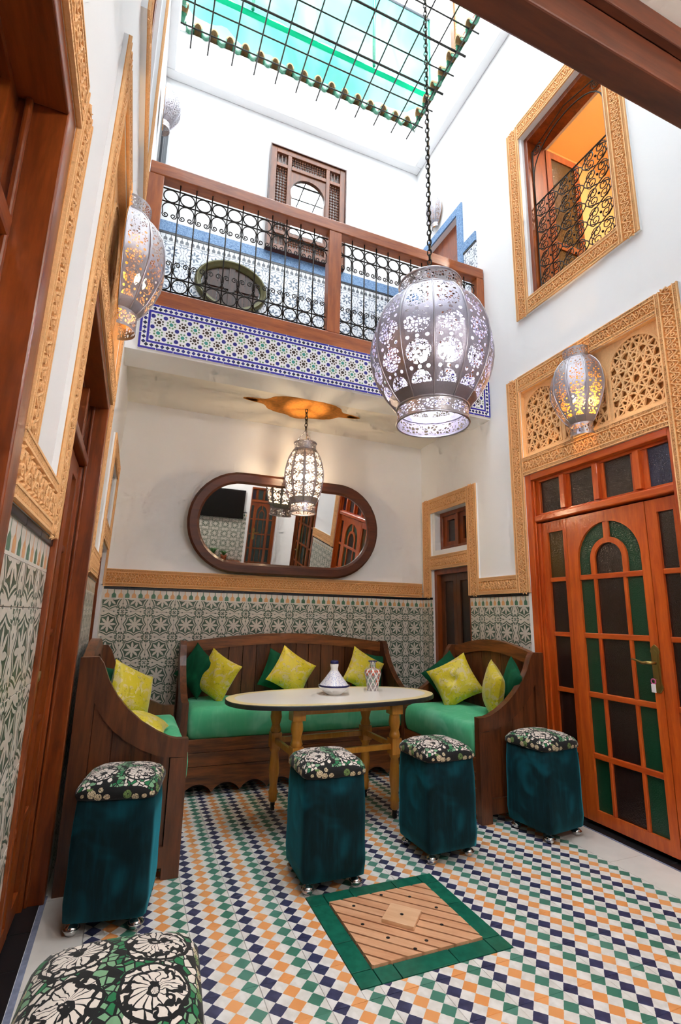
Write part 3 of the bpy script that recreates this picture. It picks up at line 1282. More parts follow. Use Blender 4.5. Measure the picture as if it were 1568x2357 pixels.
def trim(side, rects, d, label, loc, carv=None, ground=0.0, cat='plaster trim', relief=0.009):
    """rects: (u0,u1,z0,z1) slabs of a carved frame; every slab gets its relief along its long side"""
    t = thing('trim_%d' % TRIM[0], label, cat, SIDES[side][0](loc), kind='structure')
    TRIM[0] += 1
    mb, cv, fc = MB(), MB(), MB()
    for (u0, u1, z0, z1) in rects:
        mb.box(u0, u1, 0.0, d - .003, z0, z1)
        fc.box(u0, u1, d - .003, d, z0, z1)
        w, h = u1 - u0, z1 - z0
        if w > h:
            carve(cv, (u0, (z0 + z1) / 2), (u1, (z0 + z1) / 2), h, d, relief)
        else:
            carve(cv, ((u0 + u1) / 2, z0), ((u0 + u1) / 2, z1), w, d, relief)
    wpart('bed', mb, 'white_plaster', side, t)
    wpart('facing', fc, 'orange_plaster_shaded', side, t)
    wpart('carving', cv, 'orange_plaster', side, t, kind='stuff')
    return t


# back band
trim('B', [(XL + .02, XR - 0.02, Z_T0, Z_T1)], 0.02, 'carved orange plaster band below the oval mirror on the far wall', (1.3, 0, Z_T0))
# right: lower band, small window frame, big door frame
trim('R', [(3.236, 3.726, Z_T0, Z_T1)], 0.02, 'short carved orange plaster band on the right wall beside the double door', (3.48, 0, Z_T0))
trim('R', [(3.726, 3.876, Z_T0, 2.555), (4.515, 4.66, Z_T0, 2.555), (3.876, 4.515, 2.40, 2.555), (3.876, 4.515, 1.797, 1.942)], 0.02,
     'carved orange plaster frame round the small window in the far right corner', (4.2, 0, Z_T0))
RB_ = trim('R', [(3.09, 3.236, Z_T0, 3.33), (1.717, 1.867, Z_T0, 3.33), (1.867, 3.09, 3.195, 3.33), (1.867, 3.09, 2.455, 2.61)], 0.022,
           'tall carved orange plaster surround of the right double door', (2.48, 0, 2.455))
trim('R', [(0.80, 1.715, Z_T0, Z_T1)], 0.02, 'carved orange plaster band on the right wall near the camera', (1.4, 0, Z_T0))
trim('R', [(2.92, 3.065, 3.845, 5.78), (1.905, 2.06, 3.845, 5.78), (2.06, 2.92, 5.62, 5.78), (2.06, 2.92, 3.845, 3.99)], 0.022,
     'carved orange plaster frame round the grilled upper right window', (2.48, 0, 3.845))
# left
trim('L', [(1.12, 1.24, Z_T1, 2.53), (-0.35, 1.12, 2.40, 2.53)], 0.018, 'carved orange plaster frame of the nearest left doorway', (1.18, 0, Z_T1))
trim('L', [(1.12, 1.60, Z_T0, Z_T1)], 0.018, 'carved orange plaster band above the tiles at the left edge', (1.4, 0, Z_T0))
LB_ = trim('L', [(1.60, 1.735, Z_T0, 3.33), (2.93, 3.06, Z_T0, 3.33), (1.735, 2.93, 3.21, 3.33), (1.735, 2.93, 2.44, 2.58)], 0.019,
           'tall carved orange plaster surround of the left double door under the left wall lantern', (2.33, 0, 2.44))
trim('L', [(3.06, 3.73, Z_T0, Z_T1)], 0.014, 'short carved orange plaster band on the left wall beyond the door', (3.4, 0, Z_T0))
trim('L', [(3.66, 3.78, Z_T1, 2.53), (4.50, 4.63, Z_T0, 2.53), (3.78, 4.50, 2.40, 2.53), (3.78, 4.50, 1.80, 1.942)], 0.014,
     'orange plaster frame round the small window in the far left corner', (4.2, 0, Z_T0))
trim('L', [(2.95, 3.08, 3.845, 5.76), (1.87, 2.0, 3.845, 5.76), (2.0, 2.95, 5.62, 5.76), (2.0, 2.95, 3.845, 3.99)], 0.03,
     'orange plaster frame round the upper left window', (2.45, 0, 3.845))


# pierced plaster arches above the double doors
def arch_pts(u0, u1, z0, zt, n=14):
    r = (u1 - u0) / 2
    c = (u0 + u1) / 2
    zs = zt - r
    return [(u0, z0), (u1, z0)] + [(c + r * math.cos(PI * k / n), zs + r * math.sin(PI * k / n)) for k in range(n + 1)]


def inside_arch(u, z, u0, u1, z0, zt):
    r = (u1 - u0) / 2
    c = (u0 + u1) / 2
    if not (u0 <= u <= u1 and z0 <= z):
        return False
    if z <= zt - r:
        return True
    return (u - c) ** 2 + (z - zt + r) ** 2 <= r * r


def lattice(mb, u0, u1, z0, zt, d0, d1, bw=0.0095, sp=0.098):
    cu, cz = (u0 + u1) / 2, z0 + (zt - z0) * 0.42
    for k in range(5):
        an = PI * k / 5 + 0.0
        dx, dz = math.cos(an), math.sin(an)
        for j in range(-5, 6):
            off = (j + 0.5) * sp * 0.62
            ox, oz = cu - dz * off, cz + dx * off
            ts = [t * 0.006 for t in range(-90, 91) if inside_arch(ox + dx * t * 0.006, oz + dz * t * 0.006, u0, u1, z0, zt)]
            if len(ts) < 4:
                continue
            ribbon(mb, [(ox + dx * ts[0], oz + dz * ts[0]), (ox + dx * ts[-1], oz + dz * ts[-1])], bw, d0, d1 + 0.0006 * k)


def arch_panel(side, u0, u1, z0, z1, arches, parent, dbed):
    wpart('panel_ground', MB().box(u0 - .01, u1 + .01, dbed - 0.05, dbed - 0.03, z0 - .01, z1 + .01), 'orange_plaster_shaded', side, parent)
    rv = MB().box(u0 - .001, u0 + .006, dbed - .04, .012, z0, z1).box(u1 - .006, u1 + .001, dbed - .04, .012, z0, z1).box(u0 + .006, u1 - .006, dbed - .04, .012, z1 - .006, z1 + .001)
    wpart('panel_reveal', rv, 'orange_plaster', side, parent)
    # plate pierced by the arches: strips between arch crowns and the rectangle
    mb = MB()
    xs = u0
    for (a0, a1, b0, zt) in arches:
        mb.box(xs, a0, dbed - 0.014, dbed, z0, z1)
        mb.box(a0, a1, dbed - 0.014, dbed, z0, b0)
        r, c = (a1 - a0) / 2, (a0 + a1) / 2
        n = 14
        inner = [(c - r * math.cos(PI * k / n), zt - r + r * math.sin(PI * k / n)) for k in range(n + 1)]
        outer = [(q[0], z1) for q in inner]
        mb.strip(outer, inner, 'y', dbed - 0.014, dbed)
        xs = a1
    mb.box(xs, u1, dbed - 0.014, dbed, z0, z1)
    wpart('arcade_plate', mb, 'orange_plaster', side, parent)
    for (a0, a1, b0, zt) in arches:
        lt = MB()
        lattice(lt, a0, a1, b0, zt, dbed - 0.016, dbed - 0.003)
        wpart('arch_lattice', lt, 'orange_plaster', side, parent)
        rg = MB()
        r, c = (a1 - a0) / 2, (a0 + a1) / 2
        n = 16
        o_ = [(c - (r + .012) * math.cos(PI * k / n), zt - r + (r + .012) * math.sin(PI * k / n)) for k in range(n + 1)]
        i_ = [(c - (r - .004) * math.cos(PI * k / n), zt - r + (r - .004) * math.sin(PI * k / n)) for k in range(n + 1)]
        rg.strip([(a0 - .012, b0)] + o_ + [(a1 + .012, b0)], [(a0 + .004, b0)] + i_ + [(a1 - .004, b0)], 'y', dbed - .001, dbed + 0.005)
        wpart('arch_rim', rg, 'orange_plaster', side, parent)


arch_panel('R', 1.867, 3.09, 2.61, 3.195, [(1.893, 2.256, 2.65, 3.165), (2.30, 2.672, 2.65, 3.165), (2.718, 3.075, 2.65, 3.165)], RB_, -0.02)
arch_panel('L', 1.735, 2.93, 2.58, 3.21, [(1.76, 2.12, 2.62, 3.18), (2.16, 2.52, 2.62, 3.18), (2.56, 2.91, 2.62, 3.18)], LB_, -0.02)


# ------------------------------------------------------------------ doors
def big_door(name, side, u0, u1, ztop, label, wd='wood_door', wh='wood_door_h', flip=False, d=-0.055, mid='glass_brown', sidec='glass_green', amber='glass_amber', open_handle=True, proud=0.015):
    uc = (u0 + u1) / 2
    t = thing(name, label, 'door', SIDES[side][0]((uc, 0, 0)), kind='structure')
    k = (u1 - u0) / (3.09 - 1.867)
    zk = ztop / 2.455
    def U(y):
        q = (y - 1.867) * k
        return u1 - q if flip else u0 + q
    def B(mb, ya, yb, za, zb, da, db):
        a, b = sorted((U(ya), U(yb)))
        mb.box(a, b, da, db, za * zk, zb * zk)
        return mb
    def PR(pts): return [(U(p[0]), p[1] * zk) for p in pts]
    # frame
    for ya, yb in ((1.867, 1.895), (3.03, 3.09)):
        wsub('jamb', B(MB(), ya, yb, 0, 2.455, d - .06, proud), wd, side, t, bevel=0.004)
    for ya, yb in ((1.895, 1.92), (2.99, 3.03)):
        wsub('door_stop', B(MB(), ya, yb, 0, 2.05, d - .03, d + .035), wd, side, t, bevel=0.003)
    wsub('head', B(MB(), 1.895, 3.03, 2.405, 2.455, d - .06, proud), wh, side, t, bevel=0.004)
    for ya, yb in ((1.895, 1.907), (3.018, 3.03)):
        wsub('casing_bead', B(MB(), ya, yb, 0, 2.405, d + .036, d + .05), wd, side, t, bevel=0.005)
    wsub('transom_bar', B(MB(), 1.895, 3.03, 2.062, 2.112, d - .05, d + .055), wh, side, t, bevel=0.008)
    # transom lights
    tl = wsub('transom_frame', B(B(MB(), 1.895, 3.03, 2.112, 2.13, d - .02, d + .02), 1.895, 3.03, 2.385, 2.405, d - .02, d + .02), wh, side, t)
    edges = [1.895, 1.915, 2.062, 2.10, 2.165, 2.205, 2.375, 2.415, 2.475, 2.515, 2.675, 2.715, 2.77, 2.81, 2.97, 3.03]
    panes = [(1.905, 2.075), (2.19, 2.395), (2.495, 2.695), (2.79, 2.985)]
    for ya, yb in ((1.895, 1.905), (2.075, 2.19), (2.395, 2.495), (2.695, 2.79), (2.985, 3.03)):
        if yb - ya > 0.05:
            m_ = (ya + yb) / 2
            wsub('muntin', B(MB(), m_ - .022, m_ + .022, 2.13, 2.385, d - .02, d + .045), wd, side, tl, bevel=0.003)
            wsub('muntin', B(MB(), ya, m_ - .022, 2.13, 2.385, d - .012, d + .012), wd, side, tl)
            wsub('muntin', B(MB(), m_ + .022, yb, 2.13, 2.385, d - .012, d + .012), wd, side, tl)
        else:
            wsub('muntin', B(MB(), ya, yb, 2.13, 2.385, d - .012, d + .02), wd, side, tl)
    for i, (ya, yb) in enumerate(panes):
        wsub('pane', B(MB(), ya, yb, 2.13, 2.385, d - .006, d + .002), 'glass_blue' if i == 0 else mid, side, tl)
    rails = [1.605, 1.208, 0.822, 0.437]
    # fixed side lights
    for (ya, yb, ga, gb) in ((2.752, 2.99, 2.786, 2.936), (1.92, 2.12, 1.945, 2.048)):
        sl = MB()
        B(sl, ya, ga, 0.03, 2.05, d - .02, d + .02); B(sl, gb, yb, 0.03, 2.05, d - .02, d + .02)
        B(sl, ga, gb, 1.968, 2.05, d - .02, d + .02); B(sl, ga, gb, 0.03, 0.11, d - .02, d + .02)
        so = wsub('side_light', sl, wd, side, t)
        for z in rails:
            wsub('glazing_bar', B(MB(), ga, gb, z - .016, z + .016, d - .016, d + .018), wh, side, so, bevel=0.004)
        zz = [0.11] + rails[::-1] + [1.968]
        for i in range(5):
            wsub('pane', B(MB(), ga, gb, zz[i] + .0, zz[i + 1], d - .005, d + .003), (amber if i == 4 and ya > 2.5 else mid), side, so)
    # leaf
    L0, L1, G0, G1 = 2.124, 2.748, 2.178, 2.662
    lf = MB()
    B(lf, L0, G0, 0.03, 2.05, d - .022, d + .022); B(lf, G1, L1, 0.03, 2.05, d - .022, d + .022)
    B(lf, G0, G1, 0.03, 0.105, d - .022, d + .022)
    c, r, zs = (G0 + G1) / 2, (G1 - G0) / 2, 1.732
    n = 18
    arc = [(c - r * math.cos(PI * i / n), zs + r * math.sin(PI * i / n)) for i in range(n + 1)]
    lf.strip([(U(p[0]), 2.05 * zk) for p in arc], PR(arc), 'y', d - .022, d + .022)
    leaf = wsub('leaf', lf, wd, side, t)
    # inner arch
    ra, rb = 0.142, 0.105
    ia = [(c - ra * math.cos(PI * i / n), 1.724 + ra * math.sin(PI * i / n)) for i in range(n + 1)]
    ib = [(c - rb * math.cos(PI * i / n), 1.724 + rb * math.sin(PI * i / n)) for i in range(n + 1)]
    am = MB().strip(PR([(c - ra, 1.605)] + ia + [(c + ra, 1.605)]), PR([(c - rb, 1.605)] + ib + [(c + rb, 1.605)]), 'y', d - .018, d + .018)
    B(am, c - .022, c + .022, 1.724 + ra - .004, 1.732 + r + .004, d - .016, d + .016)
    wsub('inner_arch', am, wd, side, leaf)
    for z in rails:
        wsub('glazing_bar', B(MB(), G0, G1, z - .018, z + .018, d - .018, d + .02), wh, side, leaf, bevel=0.005)
    for ya in (c - 0.123, c + 0.105):
        wsub('glazing_bar', B(MB(), ya, ya + .024, 0.105, 1.605, d - .017, d + .019), wd, side, leaf, bevel=0.005)
    zz = [0.105] + rails[::-1]
    for i in range(4):
        for ya, yb, m_ in ((G0, c - .11, sidec), (c - .11, c + .115, mid), (c + .115, G1, sidec)):
            wsub('pane', B(MB(), ya, yb, zz[i], zz[i + 1], d - .004, d + .004), m_, side, leaf)
    h = n // 2
    for seg in (slice(0, h + 1), slice(h, n + 1)):
        o_ = arc[seg]; i_ = ia[seg]
        if seg.start == 0:
            o_ = [(G0, 1.605)] + o_; i_ = [(c - ra, 1.605)] + i_
        else:
            o_ = o_ + [(G1, 1.605)]; i_ = i_ + [(c + ra, 1.605)]
        wsub('pane', MB().strip(PR(o_), PR(i_), 'y', d - .004, d + .004), sidec, side, leaf)
    wsub('pane', MB().prism(PR([(c - rb, 1.605), (c + rb, 1.605)] + ib[::-1]), 'y', d - .004, d + .004), mid, side, leaf)
    # handle
    if open_handle:
        hu, d1 = U(2.148), d + .022
        pl = MB()
        prof = [(-.026, -.115), (-.03, -.10), (-.024, -.085), (-.024, .085), (-.03, .10), (-.02, .125), (0, .14), (.02, .125), (.03, .10), (.024, .085), (.024, -.085), (.03, -.10), (.026, -.115), (.012, -.135), (-.012, -.135)]
        pl.prism([(hu + a, 1.035 + b) for a, b in prof], 'y', d1, d1 + .008)
        pl.prism([(hu + a * .62, 1.035 + b * .8) for a, b in prof], 'y', d1 + .008, d1 + .012)
        ho = wsub('handle_plate', pl, 'brass', side, leaf, bevel=0.002)
        s = -1 if flip else 1
        lv = MB().tube([(hu, d1, 1.07), (hu, d1 + .05, 1.07), (hu + s * .02, d1 + .058, 1.07), (hu + s * .05, d1 + .056, 1.066), (hu + s * .09, d1 + .054, 1.078), (hu + s * .125, d1 + .052, 1.084)], [.010, .010, .010, .009, .007, .005], 8)
        wsub('lever', lv, 'brass', side, leaf)
    return t


big_door('door_1', 'R', RD[0], RD[1], 2.455, 'orange wooden glazed double door with an arched middle leaf on the right wall')
big_door('door_2', 'L', LD[0], LD[1], 2.44, 'red-brown glazed door in the left wall behind the nearest bench', 'wood_red', 'wood_red_y', d=-0.10)
big_door('door_3', 'L', LN[0], LN[1], 2.40, 'red-brown glazed door at the left edge of the picture', 'wood_red', 'wood_red_y', d=-0.10, open_handle=False)
big_door('door_4', 'R', RN[0], RN[1], 2.455, 'glazed wooden door on the right wall near the camera, seen in the mirror', 'wood_red', 'wood_red_y', mid='glass_teal')
big_door('door_5', 'F', FD[0], FD[1], 2.1, 'glazed wooden door behind the camera, seen in the mirror', 'wood_red', 'wood_red_x', mid='glass_teal', sidec='glass_teal', amber='glass_teal')
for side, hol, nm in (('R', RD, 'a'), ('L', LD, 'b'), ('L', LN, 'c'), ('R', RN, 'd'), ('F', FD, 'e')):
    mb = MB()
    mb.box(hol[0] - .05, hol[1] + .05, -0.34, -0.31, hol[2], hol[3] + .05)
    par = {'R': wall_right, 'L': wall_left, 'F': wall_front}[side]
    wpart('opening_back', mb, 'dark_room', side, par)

# key with tag in the right door
kx = XR + 0.055 - 0.022 - 0.012
key = thing('door_key', 'small key with a pink ring and a white tag in the orange door lock', 'key', (kx, 2.148, 0.975))
obj('key_shaft', MB().tube([(0, 0, 0), (-.028, 0, 0)], .0028, 6).box(-.034, -.02, -.011, .011, -.002, .002), 'brass', key)
obj('key_ring', MB().torus((-.032, 0.0, -0.010), .014, .0035, 'x', 16, 6), 'pink_ring', key)
tg = obj('key_tag', MB().box(-.0375, -.033, -.014, .014, -.072, -.024), 'paper', key, bevel=0.003)


# small dark glazed doorways and little windows in the far corners
def corner_door(n1, n2, side, hd, hw, lab1, lab2):
    u0, u1, z0, z1 = hd
    t = thing(n1, lab1, 'door', SIDES[side][0](((u0 + u1) / 2, 0, 0)), kind='structure')
    fr = MB()
    fr.box(u0, u0 + .05, -.13, -.02, 0, z1).box(u1 - .05, u1, -.13, -.02, 0, z1).box(u0 + .05, u1 - .05, -.13, -.02, z1 - .05, z1)
    wsub('door_frame', fr, 'wood_red', side, t)
    um = (u0 + u1) / 2
    for a0, a1 in ((u0 + .052, um - .002), (um + .002, u1 - .052)):
        lf = MB()
        lf.box(a0, a0 + .055, -.105, -.07, .02, z1 - .052).box(a1 - .055, a1, -.105, -.07, .02, z1 - .052)
        lf.box(a0 + .055, a1 - .055, -.105, -.07, z1 - .12, z1 - .052).box(a0 + .055, a1 - .055, -.105, -.07, .02, .14).box(a0 + .055, a1 - .055, -.105, -.07, .78, .84)
        lo = wsub('leaf', lf, 'wood_bench', side, t)
        wsub('pane', MB().box(a0 + .055, a1 - .055, -.092, -.084, .84, z1 - .12), 'glass_brown', side, lo)
        wsub('pane', MB().box(a0 + .055, a1 - .055, -.092, -.084, .14, .78), 'glass_brown', side, lo)
    u0, u1, z0, z1 = hw
    t2 = thing(n2, lab2, 'window', SIDES[side][0](((u0 + u1) / 2, 0, z0)), kind='structure')
    wsub('sill', MB().box(u0, u1, -.16, -.002, z0, z0 + .055), 'white_plaster', side, t2)
    wsub('reveal', MB().box(u1 - .05, u1, -.16, -.002, z0 + .055, z1), 'white_plaster', side, t2)
    u1 -= .05
    z0 += .055
    fr = MB()
    fr.box(u0, u0 + .04, -.16, -.07, z0, z1).box(u1 - .04, u1, -.16, -.07, z0, z1).box(u0 + .04, u1 - .04, -.16, -.07, z0, z0 + .04).box(u0 + .04, u1 - .04, -.16, -.07, z1 - .04, z1)
    um = (u0 + u1) / 2
    fr.box(um - .022, um + .022, -.14, -.072, z0 + .04, z1 - .04)
    wsub('window_frame', fr, 'wood_red', side, t2, bevel=0.003)
    for a0, a1 in ((u0 + .04, um - .022), (um + .022, u1 - .04)):
        sm_ = MB()
        sm_.box(a0, a0 + .05, -.14, -.10, z0 + .04, z1 - .04).box(a1 - .05, a1, -.14, -.10, z0 + .04, z1 - .04).box(a0 + .05, a1 - .05, -.14, -.10, z0 + .04, z0 + .09).box(a0 + .05, a1 - .05, -.14, -.10, z1 - .085, z1 - .04)
        so = wsub('sash', sm_, 'wood_red', side, t2)
        wsub('pane', MB().box(a0 + .05, a1 - .05, -.125, -.118, z0 + .09, z1 - .085), 'glass_brown', side, so)
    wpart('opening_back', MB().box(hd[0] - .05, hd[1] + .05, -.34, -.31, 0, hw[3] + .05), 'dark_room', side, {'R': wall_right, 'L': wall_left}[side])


corner_door('door_6', 'window_1', 'R', RS, RSW, 'dark glazed door in the far right corner behind the right bench', 'little two-pane wooden window above the dark door in the far right corner')
corner_door('door_7', 'window_2', 'L', LS, LSW, 'dark glazed door in the far left corner', 'little wooden window above the dark door in the far left corner')


# upper windows with rooms behind
def spiral(c, r0, r1, a0, turns, n=14, sx=1):
    return [(c[0] + sx * (r0 + (r1 - r0) * i / n) * math.cos(a0 + turns * 2 * PI * i / n), 0, c[1] + (r0 + (r1 - r0) * i / n) * math.sin(a0 + turns * 2 * PI * i / n)) for i in range(n + 1)]


def upper_window(n1, side, hol, lab, parent, lamp=True):
    u0, u1, z0, z1 = hol
    t = thing(n1, lab, 'window', SIDES[side][0](((u0 + u1) / 2, 0, z0)), kind='structure')
    lin = MB()
    lin.box(u0, u0 + .012, -.03, -.001, z0, z1).box(u1 - .012, u1, -.03, -.001, z0, z1)
    wsub('reveal_lining', lin, 'white_plaster', side, t)
    fr = MB()
    fr.box(u0 + .0, u0 + .05, -.24, -.03, z0, z1).box(u1 - .05, u1, -.24, -.03, z0, z1).box(u0 + .05, u1 - .05, -.24, -.03, z1 - .05, z1).box(u0 + .05, u1 - .05, -.24, -.03, z0, z0 + .05)
    wsub('window_frame', fr, 'wood_red', side, t, bevel=0.004)
    # casement swung into the room, on the far jamb
    sh = MB()
    w = .40
    sh.box(u1 - .06, u1 - .03, -.24 - w, -.24 - w + .06, z0 + .06, z1 - .06).box(u1 - .06, u1 - .03, -.30, -.24, z0 + .06, z1 - .06)
    for zz in (z0 + .06, z0 + .55, z1 - .13):
        sh.box(u1 - .06, u1 - .03, -.24 - w + .06, -.30, zz, zz + .07)
    so = wsub('casement', sh, 'wood_red', side, t)
    wsub('pane', MB().box(u1 - .05, u1 - .044, -.24 - w + .06, -.30, z0 + .13, z0 + .55), 'glass_amber', side, so)
    wsub('pane', MB().box(u1 - .05, u1 - .044, -.24 - w + .06, -.30, z0 + .62, z1 - .13), 'glass_amber', side, so)
    # iron grille
    a0, a1, b0, b1 = u0 + .06, u1 - .06, z0 + .06, z0 + .90
    dd = -.075
    gr = wsub('grille_frame', MB().tube([(a0, dd, b0), (a1, dd, b0), (a1, dd, b1), (a0, dd, b1)], .008, 6, True), 'iron', side, t)
    wsub('grille_post', MB().tube([(a0, dd, b1), (a0, dd, z1 - .16)], .007, 6), 'iron', side, gr)
    wsub('grille_post', MB().tube([(a1, dd, b1), (a1, dd, z1 - .16)], .007, 6), 'iron', side, gr)
    ah = z1 - .16
    c, r = (a0 + a1) / 2, (a1 - a0) / 2
    arc = [(c - r * math.cos(PI * i / 16), dd, ah - .34 + .36 * math.sin(PI * i / 16) ** .75) for i in range(17)]
    wsub('grille_arch', MB().tube(arc, .006, 6), 'iron', side, gr)
    wsub('grille_arch', MB().tube([(a0, dd, ah), (c, dd, z1 - .06), (a1, dd, ah)], .005, 6), 'iron', side, gr)
    for sx, cx in ((1, a0 + .06), (-1, a1 - .06)):
        sp = MB().tube([(p[0], dd, p[2]) for p in spiral((cx, ah - .03), .055, .008, 0.3, 2.2, 22, sx)], .004, 5)
        wsub('scroll', sp, 'iron', side, gr)
    nx_, nz_ = 3, 5
    cw, ch = (a1 - a0) / nx_, (b1 - b0) / nz_
    for i in range(nx_):
        for j in range(nz_):
            x0, y0 = a0 + i * cw, b0 + j * ch
            mx, mz = x0 + cw / 2, y0 + ch / 2
            cell = MB()
            # leaf-shaped frame of two arcs
            for s_ in (-1, 1):
                pts = [(mx + s_ * cw * .5 * math.sin(PI * k / 10), dd, y0 + ch * k / 10) for k in range(11)]
                cell.tube(pts, .0045, 5)
            for qx in (-1, 1):
                for qz in (-1, 1):
                    pts = spiral((mx + qx * cw * .20, mz + qz * ch * .20), .052, .010, -qz * 1.2, 1.6 * qz, 13, qx)
                    cell.tube([(p[0], dd + .004, p[2]) for p in pts], .004, 5)
            cell.ball((mx, dd, mz), .010, 8, 5)
            wsub('grille_cell', cell, 'iron', side, gr)
    # room behind
    dx = 1.5
    e0, e1, f0, f1 = u0 - .7, u1 + .3, z0 - .45, z1 + .5
    rm = MB()
    rm.box(e0, e1, -.3 - dx - .02, -.3 - dx, f0, f1)
    rm.box(e0 - .02, e0, -.3 - dx, -.3, f0, f1).box(e1, e1 + .02, -.3 - dx, -.3, f0, f1)
    rm.box(e0, e1, -.3 - dx, -.3, f1, f1 + .02).box(e0, e1, -.3 - dx, -.3, f0 - .02, f0)
    wpart('room_shell', rm, 'amber_wall' if lamp else 'dark_room', side, parent)
    if lamp:
        lm = thing('room_lamp', 'small ceiling lamp in the amber room behind the upper right window', 'lamp', SIDES[side][0](((u0 + u1) / 2 - .75, -.75, f1 - .12)))
        obj('shade', MB().lathe([(.02, .12), (.03, .10), (.10, .02), (.105, .0)], 16), 'white_ceramic', lm)
        obj('bulb', MB().ball((0, 0, .01), .035), 'bulb_room', lm)
    return t


emit('bulb_room', (1.0, 0.92, 0.80, 1), 330)
upper_window('window_3', 'R', RW, 'tall upper window with a scrolled iron grille and amber room behind, right wall', wall_right)
upper_window('window_4', 'L', LW, 'upper window with an iron grille on the left wall, seen edge-on', wall_left, False)

# ------------------------------------------------------------------ far balcony
zp = obj('mosaic_panel', MB().box(0, 3.02, -0.02, 0.0, 0, 0.355), 'zellige_mosaic', loc=(-0.15, 3.5, 3.112))
tag(zp, 'long blue, green and brown zellige mosaic panel on the balcony front', 'mosaic panel')
rail = thing('balcony_railing', 'wooden railing with wrought iron circles and scrolls across the far balcony', 'railing', (1.33, 3.55, Z_GAL))
RY = 0.0
def R_(x): return x - 1.33
ZB0, ZB1, ZT0_, ZT1_ = 0.005, 0.135, 1.10, 1.21
obj('bottom_rail', MB().box(R_(-0.20), R_(2.875), -.045, .045, ZB0, ZB1), 'wood_rail_x', rail, bevel=0.006)
obj('top_rail', MB().box(R_(-0.20), R_(2.875), -.05, .05, ZT0_, ZT1_), 'wood_rail_x', rail, bevel=0.008)
for x0, x1 in ((-0.205, -0.095), (1.258, 1.373), (2.795, 2.878)):
    obj('post', MB().box(R_(x0), R_(x1), -.046, .046, ZB1 - .001, ZT0_ + .001), 'wood_rail', rail, bevel=0.005)
zb3, zb4 = ZB1 + .035, ZB1 + .15      # lower bars
zb2, zb1 = ZT0_ - .175, ZT0_ - .06    # upper bars
ir = 0.0055
for (x0, x1, n) in ((-0.095, 1.258, 11), (1.373, 2.795, 12)):
    for z in (zb1, zb2, zb3, zb4):
        obj('iron_bar', MB().tube([(R_(x0), 0, z), (R_(x1), 0, z)], ir, 6), 'iron', rail)
    w = (x1 - x0) / n
    bal = MB().tube([(0, 0, ZB1), (0, 0, ZT0_)], ir, 6)
    for z in (zb2 - .055, zb4 + .055, (zb1 + zb2) / 2, (zb3 + zb4) / 2):
        bal.ball((0, 0, z), .010, 6, 4)
    bal = bal.mesh('baluster', 'iron')
    rr = min(w / 2, .0575) - .003
    ring = MB().torus((0, 0, 0), rr, ir * .9, 'y', 18, 5).mesh('ring', 'iron')
    hoop = [(-w / 2 + .006, 0, -.055)] + [(-rr * math.cos(PI * k / 8), 0, -.055 + .052 * math.sin(PI * k / 8)) for k in range(1, 8)] + [(w / 2 - .006, 0, -.055)]
    ac = MB().tube(hoop, ir * .8, 5)
    for s_ in (-1, 1):
        pts = [(s_ * (w / 2 - .006), 0, -.055), (s_ * (w / 2 - .012), 0, -.10)] + [(s_ * q[0], 0, q[2]) for q in spiral((w * .24, -.115), .024, .006, 0.0, -1.3, 12)]
        ac.tube(pts, ir * .75, 5)
    ac = ac.mesh('scroll', 'iron')
    for k in range(n + 1):
        if 0 < k < n:
            obj('baluster', bal, None, rail, loc=(R_(x0 + k * w), 0, 0))
    for k in range(n):
        xc = R_(x0 + (k + .5) * w)
        obj('ring', ring, None, rail, loc=(xc, 0, (zb1 + zb2) / 2))
        obj('ring', ring, None, rail, loc=(xc, 0, (zb3 + zb4) / 2))
        obj('scroll', ac, None, rail, loc=(xc, 0, zb2))
        o = obj('scroll', ac, None, rail, loc=(xc, 0, zb4))
        o.rotation_euler = (PI, 0, 0)

# gallery dado
tile_field('B', XL + .01, XR - .01, Z_GAL, 4.96, 'arabesque_blue', wall_back, 0.211, -0.084, 4.535)
finial_row('B', XL + .01, XR - .01, 4.96, 0.079, 'finial_border_grey', wall_back)
wpart('liner_tile', MB().box(XL + .01, XR - .01, 0.0005, 0.014, 5.04, 5.062), 'black_tile', 'B', wall_back)
wpart('blue_band', MB().box(XL + .01, XR - .01, 0.0005, 0.016, 5.064, 5.182), 'blue_carved_band', 'B', wall_back)
tile_field('R', 3.59, 3.80, Z_GAL, 5.06, 'arabesque_blue', wall_right, 0.211, 3.59, 4.535)
wpart('liner_tile', MB().box(3.59, 3.80, 0.0005, 0.014, 5.062, 5.082), 'black_tile', 'R', wall_right)
for a in ((3.59, 3.80, 5.084, 5.19), (3.80, 3.893, 4.9, 5.72), (3.893, 4.70, 5.63, 5.72)):
    wpart('blue_band', MB().box(a[0], a[1], 0.0005, 0.018, a[2], a[3]), 'blue_carved_band', 'R', wall_right)
wpart('jamb_tile', MB().box(3.80, 3.893, 0.0005, 0.012, Z_GAL, 4.9), 'white_plaster', 'R', wall_right)
gd = thing('door_8', 'brown wooden door with a blue stepped frame at the right end of the gallery', 'door', (XR, 4.25, Z_GAL), kind='structure')
wsub('leaf', MB().box(3.893, 4.60, -.10, -.06, Z_GAL, 5.63), 'wood_red', 'R', gd)
for k in range(2):
    wsub('rail', MB().box(3.90, 4.59, -.06, -.045, 4.2 + k * .95, 4.29 + k * .95), 'wood_red_y', 'R', gd)
wsub('stile', MB().box(3.893, 3.98, -.06, -.045, Z_GAL, 5.63), 'wood_red', 'R', gd)
wsub('stile', MB().box(4.51, 4.60, -.06, -.045, Z_GAL, 5.63), 'wood_red', 'R', gd)

